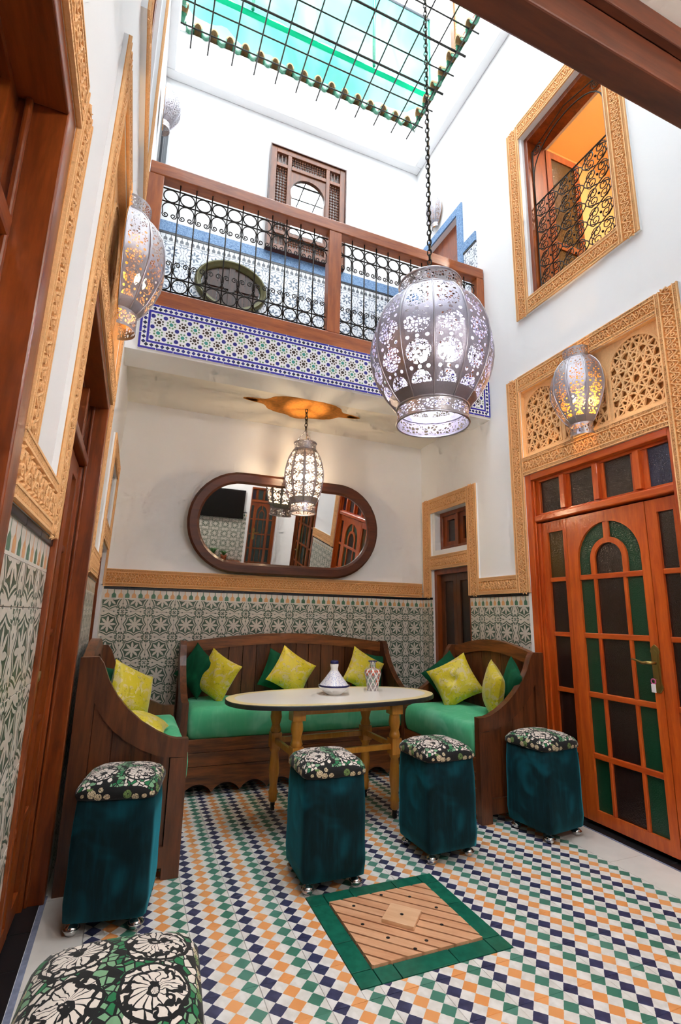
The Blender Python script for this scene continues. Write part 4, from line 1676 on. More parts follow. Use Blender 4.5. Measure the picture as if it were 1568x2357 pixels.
# turned-spindle mirror hanging in the gallery
ms = thing('mashrabiya_mirror', 'carved turned-spindle wooden mirror with a horseshoe opening on the gallery wall', 'mirror', (1.40, YB - 0.03, 5.19))
mw, mh = 0.90, 1.32
def mbx(mb, x0, x1, z0, z1, t0=-.035, t1=0.02): return mb.box(x0 - mw / 2, x1 - mw / 2, t0, t1, z0, z1)
fr = MB()
st = .065
cells = {'corner': (0.075, 0.20), 'mid': (0.26, 0.64)}
mbx(fr, 0, st, 0, mh); mbx(fr, mw - st, mw, 0, mh); mbx(fr, st, mw - st, 0, st); mbx(fr, st, mw - st, mh - st, mh)
xa, xb = 0.195, mw - 0.195
za, zb = 0.20, mh - 0.20
mbx(fr, xa, xa + .045, st, mh - st); mbx(fr, xb - .045, xb, st, mh - st)
mbx(fr, st, xa, za, za + .045); mbx(fr, xb, mw - st, za, za + .045); mbx(fr, st, xa, zb - .045, zb); mbx(fr, xb, mw - st, zb - .045, zb)
mbx(fr, xa + .045, xb - .045, za, za + .045); mbx(fr, xa + .045, xb - .045, zb - .045, zb)
obj('frame', fr, 'wood_spindle', ms, bevel=0.004)
edge = MB()
mbx(edge, -.012, 0, -.012, mh + .012, -.05, .02); mbx(edge, mw, mw + .012, -.012, mh + .012, -.05, .02); mbx(edge, 0, mw, -.012, 0, -.05, .02); mbx(edge, 0, mw, mh, mh + .012, -.05, .02)
obj('edge_moulding', edge, 'wood_mirror', ms)
px0, px1, pz0, pz1 = xa + .045 - mw / 2, xb - .045 - mw / 2, za + .045, zb - .045
cx_, rr_ = 0.0, 0.205
czz = pz1 - .27
n = 20
ang = [(-0.35 + (PI + 0.70) * k / n) for k in range(n + 1)]
arc = [(cx_ - rr_ * math.cos(a), czz + rr_ * math.sin(a)) for a in ang]
pn = MB()
out = []
for p in arc:
    out.append((max(px0, min(px1, p[0] * 1.9)), pz1 if p[1] > czz + .05 else p[1]))
out[0] = (px0, arc[0][1]); out[-1] = (px1, arc[-1][1])
pn.strip(out, arc, 'y', -.02, 0.0)
xs0, xs1 = arc[0][0], arc[-1][0]
pn.box(px0, xs0, -.02, 0, pz0, arc[0][1]).box(xs1, px1, -.02, 0, pz0, arc[0][1])
obj('arch_panel', pn, 'wood_spindle', ms)
obj('glass', MB().box(px0, px1, 0.002, 0.008, pz0, pz1), 'mirror_glass', ms)
def spindles(x0, x1, z0, z1, nx_, nz_, name):
    mb = MB()
    for i in range(nx_):
        x = x0 + (x1 - x0) * (i + .5) / nx_
        mb.tube([(x, -.008, z0), (x, -.008, z1)], .004, 5)
        for j in range(nz_):
            mb.ball((x, -.008, z0 + (z1 - z0) * (j + .5) / nz_), min((x1 - x0) / nx_, (z1 - z0) / nz_) * .42, 6, 4)
    for j in range(nz_):
        z = z0 + (z1 - z0) * (j + .5) / nz_
        mb.tube([(x0, -.008, z), (x1, -.008, z)], .004, 5)
    return obj(name, mb, 'wood_bench', ms)
for a0, a1, b0, b1, i, j in ((st, xa, za + .045, zb - .045, 4, 22), (xb, mw - st, za + .045, zb - .045, 4, 22), (xa + .045, xb - .045, zb, mh - st, 14, 4), (xa + .045, xb - .045, st, za, 14, 4)):
    spindles(a0 - mw / 2, a1 - mw / 2, b0, b1, i, j, 'spindle_lattice')
for a0, a1 in ((st, xa), (xb, mw - st)):
    for b0, b1 in ((st, za), (zb, mh - st)):
        mb = MB()
        for k in range(3):
            x = a0 - mw / 2 + (a1 - a0) * (k + .5) / 3
            mb.lathe([(.006, 0), (.012, .2 * (b1 - b0)), (.006, .3 * (b1 - b0)), (.013, .5 * (b1 - b0)), (.006, .7 * (b1 - b0)), (.012, .8 * (b1 - b0)), (.006, b1 - b0)], 8, (x, -.008, b0))
        obj('corner_spindles', mb, 'wood_bench', ms)

# oval window with gilt moulding in the gallery wall
ov = thing('window_5', 'oval gallery window with an olive gold moulding and wooden shutters', 'window', (0.62, YB, 4.61), kind='structure')
a_, b_ = 0.37, 0.285
mo = MB()
nn = 40
prof = [(1.0, -.002), (1.0, .05), (.96, .075), (.90, .07), (.86, .045), (.82, .05), (.79, .03), (.79, .008)]
rings = []
for k in range(nn):
    an = 2 * PI * k / nn
    rings.append([(math.cos(an) * (a_ - (1 - q) * .32), -h, math.sin(an) * (b_ - (1 - q) * .32)) for q, h in prof])
vs = [p for r in rings for p in r]
fs = []
m_ = len(prof)
for k in range(nn):
    l = (k + 1) % nn
    for i in range(m_ - 1):
        fs.append((k * m_ + i, l * m_ + i, l * m_ + i + 1, k * m_ + i + 1))
mo.add(vs, fs, True)
obj('moulding', mo, 'gold_moulding', ov)
sh = MB()
for k in range(4):
    x0 = -.28 + k * .14
    sh.prism([(x0 + .003, -(.235 * max(.05, 1 - ((x0 + .003) / .31) ** 2) ** .5)), (x0 + .07, -(.235 * max(.05, 1 - ((x0 + .07) / .31) ** 2) ** .5)), (x0 + .137, -(.235 * max(.05, 1 - ((x0 + .137) / .31) ** 2) ** .5)), (x0 + .137, .235 * max(.05, 1 - ((x0 + .137) / .31) ** 2) ** .5), (x0 + .07, .235 * max(.05, 1 - ((x0 + .07) / .31) ** 2) ** .5), (x0 + .003, .235 * max(.05, 1 - ((x0 + .003) / .31) ** 2) ** .5)], 'y', -.022, -.012)
obj('shutter', sh, 'wood_shutter', ov)
sb = MB().box(-.29, .29, -.034, -.022, -.03, .03).box(-.03, .03, -.034, -.022, -.22, -.03).box(-.03, .03, -.034, -.022, .03, .22)
obj('shutter_bar', sb, 'wood_shutter', ov)

# drain pipe in the upper left corner
pp = thing('drain_pipe', 'dark vertical drain pipe in the upper left corner of the gallery', 'pipe', (-.165, YB - .06, Z_GAL))
obj('pipe_run', MB().tube([(0, 0, 0), (0, 0, 3.0)], .035, 10), 'pipe_grey', pp)
obj('bracket', MB().torus((0, 0, 1.2), .038, .008, 'z', 14, 5), 'pipe_grey', pp)
obj('cable', MB().tube([(.0, -.3, .9), (.0, -.3, 2.35)], .008, 6), 'pipe_grey', pp)

# ochre ceiling rosette
ro = MB()
pts = []
N = 120
for k in range(N):
    a = 2 * PI * k / N
    ca, sa = math.cos(a), math.sin(a)
    r = .97 + .05 * abs(math.cos(6 * a)) + .06 * math.cos(8 * a) + .05 * math.cos(4 * a)
    x, y = .40 * r * ca, .225 * r * sa
    if abs(ca) > .985:
        x += math.copysign(.12 * ((abs(ca) - .985) / .015) ** .5, ca)
    pts.append((x, y))
ro.prism(pts, 'z', -.004, 0.0)
rs = thing('ceiling_rosette', 'ochre painted cartouche on the alcove ceiling around the small lantern cord', 'ceiling rosette', (1.30, 4.19, Z_CEIL))
obj('cartouche', ro, 'ochre_paint', rs)
for s_ in (-1, 1):
    obj('finial', MB().prism([(s_ * .43, 0), (s_ * .46, .028), (s_ * .50, .022), (s_ * .565, 0), (s_ * .50, -.022), (s_ * .46, -.028)], 'z', -.004, 0), 'ochre_paint', rs)

# ------------------------------------------------------------------ skylight: eaves tiles, grating, awning
def half_pipe(r, L, up, th=.014, n=8):
    mb = MB()
    o_, i_ = [], []
    for k in range(n + 1):
        a = PI * k / n
        s = 1 if up else -1
        o_.append((r * math.cos(a), s * r * 1.5 * math.sin(a)))
        i_.append(((r - th) * math.cos(a), s * (r * 1.5 - th) * math.sin(a)))
    mb.strip(o_, i_, 'y', 0, L)
    return mb
per = 0.174
over = half_pipe(.052, .42, True).mesh('roof_tile', 'roof_tile_brown')
under = half_pipe(.052, .42, False).mesh('roof_tile', 'roof_tile_green')
ZTL = 7.535
ev = thing('roof_edge', 'row of green and brown glazed roof tiles along the far edge of the skylight', 'roof tiles', (1.3, 4.585, ZTL), kind='structure')
k = 0
x = -0.04
while x < 2.76:
    o = obj('roof_tile', under if k % 2 == 0 else over, None, ev, loc=(x - 1.3, -.035 + (.02 if k % 2 else 0) + random.uniform(-.008, .008), (0.008 if k % 2 == 0 else .0)))
    o.rotation_euler = (0.22, 0, random.uniform(-.03, .03))
    x += per / 2
    k += 1
ev2 = thing('roof_edge', 'row of green and brown glazed roof tiles along the right edge of the skylight', 'roof tiles', (2.755, 2.5, ZTL), kind='structure')
y = 4.52
k = 0
while y > 0.4:
    o = obj('roof_tile', under if k % 2 == 0 else over, None, ev2, loc=(-.035 + random.uniform(-.008, .008), y - 2.5, (0.008 if k % 2 == 0 else .0)))
    o.rotation_euler = (0.22, 0, -PI / 2 + random.uniform(-.03, .03))
    y -= per / 2
    k += 1
ev3 = thing('roof_edge', 'row of green and brown glazed roof tiles along the left edge of the skylight', 'roof tiles', (-0.10, 2.5, ZTL), kind='structure')
y = 4.52
k = 0
while y > 0.4:
    o = obj('roof_tile', under if k % 2 == 0 else over, None, ev3, loc=(0.02, y - 2.5, (0.008 if k % 2 == 0 else .0)))
    o.rotation_euler = (0.22, 0, PI / 2 + random.uniform(-.03, .03))
    y -= per / 2
    k += 1
# parapet carrying the tiles
for nm, lab, a in (('trim_6', 'white roof parapet behind the eaves tiles on the far side', (XL - .3, XR + .3, 5.45, 5.6, 7.6, 9.0)),
                   ('trim_7', 'white roof parapet on the right side of the skylight', (XR, XR + .3, YF, YB, 7.6, 7.75))):
    o = obj(nm, MB().box(*a), 'white_plaster')
    tag(o, lab, 'parapet', kind='structure')

gt = thing('skylight_grating', 'black iron bar grating across the open skylight', 'grating', (1.33, 2.5, 7.30))
for x in (-.01, .172, .436, .686, .934, 1.184, 1.435, 1.686, 1.94, 2.195, 2.44, 2.66):
    obj('grating_bar', MB().tube([(x - 1.33, 4.64 - 2.5, 0), (x - 1.33, .1 - 2.5, 0)], .008, 6), 'iron', gt)
ys = [4.41, 4.184, 3.961, 3.745, 3.525, 3.29] + [3.29 - .225 * k for k in range(1, 14)]
for i, y in enumerate(ys):
    r = .013 if i in (2, 4, 7, 10, 13) else .008
    obj('cross_bar', MB().tube([(-.13 - 1.33, y - 2.5, .012), (2.80 - 1.33, y - 2.5, .012)], r, 6), 'iron', gt)

# green awning standing on the roof behind the skylight
aw = thing('awning', 'translucent green tarpaulin hung on a frame above the skylight', 'awning', (1.4, 5.2, 8.4))
def sheet(x0, x1, zt, zb, y, fold=.03, n=60, m=8, wave=None):
    mb = MB()
    vs, fs = [], []
    for j in range(m + 1):
        for i in range(n + 1):
            x = x0 + (x1 - x0) * i / n
            b = zb(x)
            z = zt + (b - zt) * j / m
            vs.append((x, y + fold * math.sin(x * 9 + j * .2) * (j / m), z))
    for j in range(m):
        for i in range(n):
            q = j * (n + 1) + i
            fs.append((q, q + 1, q + n + 2, q + n + 1))
    mb.add(vs, fs, True)
    return mb
obj('cloth', sheet(-2.2, 2.03, 2.10, lambda x: .66, 0.0), 'green_tarpaulin', aw)
def wavy(x):
    t = (x + 2.2) / 4.2
    return .30 - .34 * math.sin(PI * max(0, min(1, (x + 1.6) / 3.6))) ** .8 + .03 * math.sin(x * 11) + .015 * math.sin(x * 23)
obj('flap', sheet(-2.2, 2.02, .54, wavy, -0.02, .03), 'green_tarpaulin', aw)
obj('hem', sheet(-2.2, 2.03, .662, lambda x: .538, -0.01, .01, m=1), 'green_tarpaulin_hem', aw)
for x in (-.7, 1.06):
    obj('seam', MB().tube([(x, -.03, .66), (x, -.03, 2.10)], .022, 6), 'green_glaze', aw)
obj('frame_pole', MB().tube([(2.035, 0, -.7), (2.035, 0, 2.12)], .022, 8), 'green_glaze', aw)
obj('frame_pole', MB().tube([(-2.2, 0, 2.12), (2.035, 0, 2.12)], .025, 8), 'pipe_grey', aw)
obj('frame_pole', MB().tube([(-2.2, 0, -.7), (-2.2, 0, 2.12)], .022, 8), 'green_glaze', aw)

# small glazed roof light at the right
rl = thing('roof_window', 'wood framed window with green glazing and painted plant reflections on the roof right of the skylight', 'window', (3.16, 4.0, 8.45))
fr = MB()
def rbx(mb, y0, y1, z0, z1, x0=-.03, x1=.03): return mb.box(x0, x1, y0, y1, z0, z1)
rbx(fr, -.65, .25, 0, .06); rbx(fr, -.65, .25, .95, 1.01); rbx(fr, .18, .25, .06, .95); rbx(fr, -.65, -.58, .06, .95)
obj('window_frame', fr, 'wood_red_y', rl)
obj('pane', MB().box(-.004, .004, -.58, .18, .06, .95), 'plant_reflection_glazing', rl)
obj('plinth', MB().box(-.02, .4, -.65, .25, -.85, 0), 'white_plaster', rl)

# ------------------------------------------------------------------ lanterns
def gore(N):
    def f(a):
        t = (a / (2 * PI) * N) % 1.0 - .5
        return math.cos(PI / N) / math.cos(t * 2 * PI / N) * (1.0 + .025 * (1 - abs(t) * 2)) + (.012 if abs(t) > .46 else 0)
    return f


def smooth_prof(pts, n=6):
    out = []
    for i in range(len(pts) - 1):
        p0, p1, p2, p3 = pts[max(i - 1, 0)], pts[i], pts[i + 1], pts[min(i + 2, len(pts) - 1)]
        for k in range(n):
            t = k / n
            out.append(tuple(.5 * ((2 * p1[c]) + (-p0[c] + p2[c]) * t + (2 * p0[c] - 5 * p1[c] + 4 * p2[c] - p3[c]) * t * t + (-p0[c] + 3 * p1[c] - 3 * p2[c] + p3[c]) * t ** 3) for c in (0, 1)))
    out.append(pts[-1])
    return out


def chain(mb, p, q, link=.04, r=.0035):
    p, q = Vector(p), Vector(q)
    L = (q - p).length
    d = (q - p).normalized()
    n = max(2, int(L / (link * .78)))
    side = d.orthogonal().normalized()
    s2 = d.cross(side)
    for k in range(n):
        c = p + d * (L * (k + .5) / n)
        s = side if k % 2 == 0 else s2
        pts = []
        for i in range(10):
            a = 2 * PI * i / 10
            pts.append(c + d * (link * .5 * math.cos(a)) + s * (link * .28 * math.sin(a)))
        mb.tube(pts, r, 4, True)
    return mb


def lantern(label, loc, prof, ring_lo, ring_hi, N, mat, bulb, bulbs, chain_top=None, group=None, hang=.12):
    t = thing('hanging_lantern', label, 'lantern', loc, group=group)
    pr = smooth_prof(prof)
    obj('pierced_body', MB().lathe(pr, N * 6, rad=gore(N), uvn=N), mat, t)
    rim = MB()
    for k in range(N):
        a = 2 * PI * (k) / N
        f = gore(N)(a)
        rim.tube([(r * f * math.cos(a), r * f * math.sin(a), z) for r, z in pr[::3]], .004, 4)
    obj('seam_rib', rim, 'silver', t)
    r, z0, z1 = ring_lo
    obj('lower_band', MB().lathe([(r, z0), (r * .985, (z0 + z1) / 2), (r * .99, z1)], 48, uvn=1), 'fret_silver', t)
    obj('rim', MB().torus((0, 0, z0), r, .006, 'z', 40, 6).torus((0, 0, z1), r, .006, 'z', 40, 6), 'silver', t)
    r, z0, z1 = ring_hi
    obj('upper_band', MB().lathe([(r, z0), (r * .98, (z0 + z1) / 2), (r, z1)], 48, uvn=1), 'fret_silver', t)
    obj('rim', MB().torus((0, 0, z0), r, .006, 'z', 40, 6).torus((0, 0, z1), r, .006, 'z', 40, 6), 'silver', t)
    for (bx, by, bz, br) in bulbs:
        obj('bulb', MB().ball((bx, by, bz), br, 8, 6, 1.25), bulb, t)
    if chain_top is not None:
        ap = z1 + hang
        ch = MB()
        for k in range(3):
            a = 2 * PI * k / 3 + .5
            chain(ch, (r * .97 * math.cos(a), r * .97 * math.sin(a), z1), (0, 0, ap), .03, .0028)
        obj('sling_chain', ch, 'silver', t)
        cc = MB()
        chain(cc, (0, 0, ap), (0, 0, chain_top - loc[2]), .045, .0038)
        obj('chain', cc, 'iron', t)
        obj('electric_cord', MB().tube([(.008, 0, bulbs[0][2]), (.008, 0, ap), (.014, .006, (ap + chain_top - loc[2]) / 2), (.008, 0, chain_top - loc[2])], .0035, 5), 'cord', t)
    return t


BL = (1.484, 2.30, 2.385)
lantern('large round pierced silver lantern hanging on a long chain from the skylight', BL,
        [(.200, .085), (.255, .15), (.320, .27), (.352, .41), (.345, .54), (.300, .67), (.235, .76), (.185, .80)],
        (.205, 0.0, .09), (.186, .80, .885), 12, 'pierced_silver', 'bulb_cool',
        [(.07, -.04, .44, .055), (-.08, -.02, .40, .055), (0, .08, .42, .055)], 7.42, hang=.12)
lantern('small oval pierced lantern hanging under the alcove ceiling before the oval mirror', (1.325, 4.19, 2.20),
        [(.112, .085), (.150, .16), (.178, .29), (.178, .38), (.150, .50), (.105, .585)],
        (.112, 0.0, .085), (.102, .585, .655), 10, 'pierced_silver_pendant', 'bulb_pendant', [(0, 0, .33, .045)], Z_CEIL - .004, hang=.13)


def sconce(label, side, u, z, h, r, bulb=True, squash=1.0):
    """half lantern on a wall; built facing -y then turned"""
    t = thing('wall_lantern', label, 'lantern', SIDES[side][0]((u, 0.045 if side == 'L' else .03, z)), ROTZ[side], 'pierced silver wall lanterns')
    prof = smooth_prof([(r * .42, h * .13), (r * .66, h * .22), (r * .95, h * .42), (r, h * .56), (r * .88, h * .74), (r * .6, h * .86), (r * .48, h * .89)])
    N = 10
    obj('pierced_body', MB().lathe(prof, 30, (0, 0, 0), PI, 2 * PI, gore(N), uvn=N, sy=squash), 'pierced_silver_small', t)
    rib = MB()
    for k in range(6):
        a = PI + PI * k / 5
        f = gore(N)(a)
        rib.tube([(q * f * math.cos(a), q * f * math.sin(a) * squash, zz) for q, zz in prof[::3]], .0035, 4)
    obj('seam_rib', rib, 'silver', t)
    obj('lower_band', MB().lathe([(r * .44, 0), (r * .44, h * .13)], 20, (0, 0, 0), PI, 2 * PI, sy=squash), 'fret_silver', t)
    obj('upper_band', MB().lathe([(r * .47, h * .89), (r * .50, h)], 20, (0, 0, 0), PI, 2 * PI, sy=squash), 'fret_silver', t)
    bp = [(q, zz) for q, zz in prof]
    poly = [(-q, zz) for q, zz in prof] + [(q, zz) for q, zz in prof[::-1]]
    obj('back_plate', MB().prism(poly, 'y', .0, .006), 'amber_glow_plate', t)
    if bulb:
        obj('bulb', MB().ball((0, -r * .42, h * .42), .03, 8, 6, 1.3), 'bulb_warm', t)
    return t


sconce('pierced silver wall lantern glowing amber above the right double door', 'R', 2.47, 2.585, .665, .20)
sconce('pierced silver wall lantern glowing amber on the left wall above the door', 'L', 2.36, 2.585, .68, .185)
sconce('pale pierced wall lantern beside the blue stepped doorway in the gallery', 'R', 4.27, 5.76, .40, .115, False)
sconce('pale pierced wall lantern high on the left gallery wall', 'L', 4.1, 5.60, .45, .145, False)

# ------------------------------------------------------------------ oval mirror
tilt = math.radians(9)
om = thing('oval_mirror', 'long oval mirror in a wide dark wooden frame leaning on the far wall', 'mirror', (1.315, YB - 0.035, 1.672), (tilt, 0, 0))
def stadium(hw, hh, n=20):
    r = hh
    out = []
    for k in range(n + 1):
        a = -PI / 2 + PI * k / n
        out.append((hw - r + r * math.cos(a), r * math.sin(a)))
    for k in range(n + 1):
        a = PI / 2 + PI * k / n
        out.append((-hw + r + r * math.cos(a), r * math.sin(a)))
    return out
HW, HH = .945, .472
o_, i_ = stadium(HW, HH), stadium(HW - .105, HH - .105)
prof = [(HW, HH, 0.0), (HW, HH, -.03), (HW - .02, HH - .02, -.04), (HW - .085, HH - .085, -.036), (HW - .105, HH - .105, -.022), (HW - .105, HH - .105, -.004)]
rg = [[(p[0], y, p[1] + HH) for p in stadium(a, b)] for a, b, y in prof]
obj('frame', MB().loft(rg, cap=False, sm=False), 'wood_mirror', om)
obj('glass', MB().prism([(p[0], p[1] + HH) for p in stadium(HW - .10, HH - .10)], 'y', -.010, -.004), 'mirror_glass', om)
obj('backing', MB().prism([(p[0], p[1] + HH) for p in stadium(HW - .003, HH - .003)], 'y', -.0035, .004), 'wood_mirror', om)

# ------------------------------------------------------------------ benches
PROF = [(0, 1.072), (.085, 1.074), (.11, 1.04), (.145, .955), (.19, .88), (.25, .81), (.32, .747), (.40, .695), (.465, .664), (.50, .655), (.56, .652)]

INNER = [(0, .852), (.045, .852), (.085, .852), (.105, .815), (.135, .772), (.185, .713), (.25, .66), (.33, .612), (.40, .582), (.44, .570), (.56, .562)]


def offset_curve(pts, o):
    out = []
    for i in range(len(pts)):
        a, b = pts[max(i - 1, 0)], pts[min(i + 1, len(pts) - 1)]
        tx, tz = b[0] - a[0], b[1] - a[1]
        l = math.hypot(tx, tz) or 1
        out.append((pts[i][0] + tz / l * o, pts[i][1] - tx / l * o))
    return out


def bench(label, loc, rot, L, group='dark wooden settles round the table', D=.56):
    """local: x 0..L along the back, y 0 (back) .. -D (front), z up"""
    t = thing('wooden_bench', label, 'bench', loc, rot, group)
    for x0, x1, sgn in ((0, .05, -1), (L - .05, L, 1)):
        fr = MB()
        m = lambda p: (-p[0], p[1])
        fr.box(x0, x1, -.085, 0, 0, .852); fr.box(x0, x1, -D, -D + .085, 0, .562)
        fr.box(x0, x1, -D + .085, -.085, .055, .15)
        kd = D / .56
        outer = [(q[0] * kd, q[1]) for q in PROF]
        inner = [(q[0] * kd, q[1]) for q in INNER]
        for i in range(len(PROF) - 1):
            fr.prism([m(outer[i]), m(outer[i + 1]), m(inner[i + 1]), m(inner[i])], 'x', x0, x1)
        ep = obj('end_panel', fr, 'wood_bench', t)
        n = 4
        bkp = [(-.085, .14), (-D + .085, .14)] + [m((q[0], q[1] + .02)) for q in inner[::-1] if .085 <= q[0] <= D - .085]
        obj('backing_board', MB().prism(bkp, 'x', x0 + .020, x1 - .020), 'wood_bench', ep)
        for k in range(n):
            a0, a1 = .085 + (D - .17) * k / n + .0025, .085 + (D - .17) * (k + 1) / n - .0025
            def zt(y):
                for i in range(len(inner) - 1):
                    if inner[i][0] <= y <= inner[i + 1][0] and inner[i + 1][0] > inner[i][0]:
                        f = (y - inner[i][0]) / (inner[i + 1][0] - inner[i][0])
                        return inner[i][1] + f * (inner[i + 1][1] - inner[i][1])
                return .6
            ys = [a0 + (a1 - a0) * j / 4 for j in range(5)]
            poly = [(-a0, .14), (-a1, .14)] + [(-y, zt(y) + .02) for y in ys[::-1]]
            obj('plank', MB().prism(poly, 'x', x0 + .014, x1 - .014), 'wood_bench', ep, bevel=0.003)
    # back
    n = 24
    def top(x): return 1.062 + .078 * math.sin(PI * (x - .05) / (L - .1)) ** 1.0
    xs = [.05 + (L - .1) * k / n for k in range(n + 1)]
    tr = MB().strip([(x, top(x)) for x in xs], [(x, top(x) - .092) for x in xs], 'y', -.055, -.005)
    bk = obj('back_rail', tr, 'wood_bench_x', t)
    npl = max(4, int(round((L - .1) / .125)))
    for k in range(npl):
        a0, a1 = .05 + (L - .1) * k / npl + .0025, .05 + (L - .1) * (k + 1) / npl - .0025
        poly = [(a0, .38), (a1, .38), (a1, top(a1) - .08), ((a0 + a1) / 2, top((a0 + a1) / 2) - .08), (a0, top(a0) - .08)]
        obj('back_plank', MB().prism(poly, 'y', -.042, -.018), 'wood_bench', t, bevel=0.002)
    # seat and front
    obj('seat_board', MB().box(.05, L - .05, -D + .03, -.05, .355, .388), 'wood_bench_x', t)
    for a, b in ((.30, .392), (.205, .298)):
        obj('front_board', MB().box(.05, L - .05, -D + .004, -D + .03, a, b), 'wood_bench_x', t, bevel=0.003)
    ap = []
    ns = max(5, int(round((L - .1) / .20)))
    m_ = 10
    for k in range(ns * m_ + 1):
        f = k / m_
        ap.append((.05 + (L - .1) * k / (ns * m_), .025 + .06 * abs(math.sin(PI * f)) ** .7))
    obj('scalloped_apron', MB().strip([(p[0], .203) for p in ap], ap, 'y', -D + .004, -D + .03), 'wood_bench_x', t)
    return t


bench('long dark wooden bench with an arched plank back against the far wall', (0.40, 4.66, 0), 0, 1.96, D=.62)
bench('short dark wooden bench along the left wall beside the teal stool', (-.222, 2.92, 0), PI / 2, 1.08)
bench('short dark wooden bench along the right wall in front of the dark corner door', (2.80, 4.01, 0), -PI / 2, 1.07, D=.585)


def mattress(label, loc, rot, lx, ly, z0, z1, sag=0.0, skirt=0.0):
    o_ = MB()
    rg = []
    pr = [(0.0, -.012), (.015, 0.0), (.06, .008), (.12, .010), (.17, .006), (.205, -.008), (.225, -.035)]
    H = z1 - z0
    for h, e in pr:
        rg.append(rrect(lx + 2 * e, ly + 2 * e, .05, h / .225 * H, 5))
    # domed top
    for s in (.8, .5, .2, .02):
        rg.append(rrect((lx - .07) * s, (ly - .07) * s, .05 * s, H + .012 * (1 - s), 5))
    o_.loft(rg)
    # soft wrinkles
    o_.v = [(p[0], p[1], p[2] + (.006 * math.sin(p[0] * 9 + p[1] * 5) + .004 * math.sin(p[0] * 23)) * (1 if p[2] > H * .5 else 0)) for p in o_.v]
    o = obj('seat_cushion', o_, 'velvet_seat', loc=(loc[0], loc[1], z0))
    o.rotation_euler = (0, 0, rot)
    tag(o, label, 'cushion', 'green velvet seat cushions')
    return o


mattress('long green velvet seat cushion on the far bench', (1.38, 4.325, 0), 0, 1.84, .56, .39, .615)
mattress('green velvet seat cushion on the left bench', (.085, 3.46, 0), PI / 2, .96, .52, .39, .605)
mattress('green velvet seat cushion on the right bench', (2.485, 3.475, 0), PI / 2, .95, .54, .39, .60)


# ------------------------------------------------------------------ pillows
def pillow_mesh(name, mat, s=.20, T=.075, n=18, tuft=False):
    mb = MB()
    for side in (1, -1):
        vs, fs = [], []
        for i in range(n + 1):
            for j in range(n + 1):
                u, v = -1 + 2 * i / n, -1 + 2 * j / n
                k = max(0.0, (1 - u * u)) * max(0.0, (1 - v * v))
                th = T * (k ** .42)
                if tuft:
                    th *= 1 - .45 * math.exp(-(u * u + v * v) / .05)
                x = s * u * (1 - .09 * (1 - v * v))
                y = s * v * (1 - .09 * (1 - u * u))
                th += .004 * math.sin(u * 7 + v * 5) * k
                vs.append((x, -side * th, y))
        for i in range(n):
            for j in range(n):
                q = i * (n + 1) + j
                f = (q, q + 1, q + n + 2, q + n + 1)
                fs.append(f if side < 0 else f[::-1])
        mb.add(vs, fs, True)
    return mb.mesh(name, mat)


PY = pillow_mesh('throw_pillow', 'yellow_brocade', .172, .07)
PYT = pillow_mesh('throw_pillow', 'yellow_brocade', .18, .08, tuft=True)
PG = pillow_mesh('throw_pillow', 'velvet_green', .165, .06)


def pillow(me, label, loc, yaw, lean, spin, grp):
    """faces -y when yaw 0; spin turns it in its plane, lean tips it back"""
    o = bpy.data.objects.new('throw_pillow', me)
    COL.objects.link(o)
    M = Matrix.Rotation(yaw, 4, 'Z') @ Matrix.Rotation(-lean, 4, 'X') @ Matrix.Rotation(spin, 4, 'Y')
    o.matrix_world = Matrix.Translation(loc) @ M
    tag(o, label, 'pillow', grp)
    return o


GY, GG = 'yellow brocade pillows on the benches', 'dark green velvet pillows on the benches'
pillow(PY, 'yellow brocade pillow at the left end of the far bench', (.69, 4.37, .80), -.75, .25, math.radians(24), GY)
pillow(PG, 'dark green pillow tucked behind the left yellow pillow of the far bench', (.545, 4.49, .835), -.75, .15, math.radians(35), GG)
pillow(PY, 'yellow brocade pillow in the middle of the far bench', (1.335, 4.38, .815), .05, .3, math.radians(33), GY)
pillow(PG, 'dark green pillow behind the middle yellow pillow of the far bench', (1.27, 4.515, .80), .1, .12, math.radians(22), GG)
pillow(PY, 'yellow brocade pillow at the right end of the far bench behind the vase', (2.03, 4.38, .81), .1, .3, math.radians(30), GY)
pillow(PG, 'dark green pillow behind the right yellow pillow of the far bench', (2.14, 4.51, .80), .15, .12, math.radians(12), GG)
pillow(PY, 'yellow brocade pillow leaning on the back of the left bench', (.035, 3.62, .79), PI / 2 - .75, .30, math.radians(25), GY)
pillow(PG, 'dark green pillow behind the yellow pillow of the left bench', (-.10, 3.66, .80), PI / 2 - .4, .2, math.radians(12), GG)
pillow(PY, 'second yellow pillow lying low at the near end of the left bench', (.08, 3.24, .672), PI / 2, 1.35, math.radians(8), GY)
pillow(PYT, 'tufted yellow pillow leaning toward the table on the right bench', (2.56, 3.70, .79), -.75, .35, math.radians(-30), GY)
pillow(PG, 'dark green pillow behind the tufted yellow pillow of the right bench', (2.60, 3.87, .80), -.5, .2, math.radians(-38), GG)
pillow(PY, 'yellow pillow seen edge-on against the right arm of the right bench', (2.56, 3.21, .785), -2.0, .1, math.radians(18), GY)
pillow(PG, 'green pillow at the near end of the right bench against the back', (2.66, 3.12, .82), -2.05, .12, math.radians(22), GG)

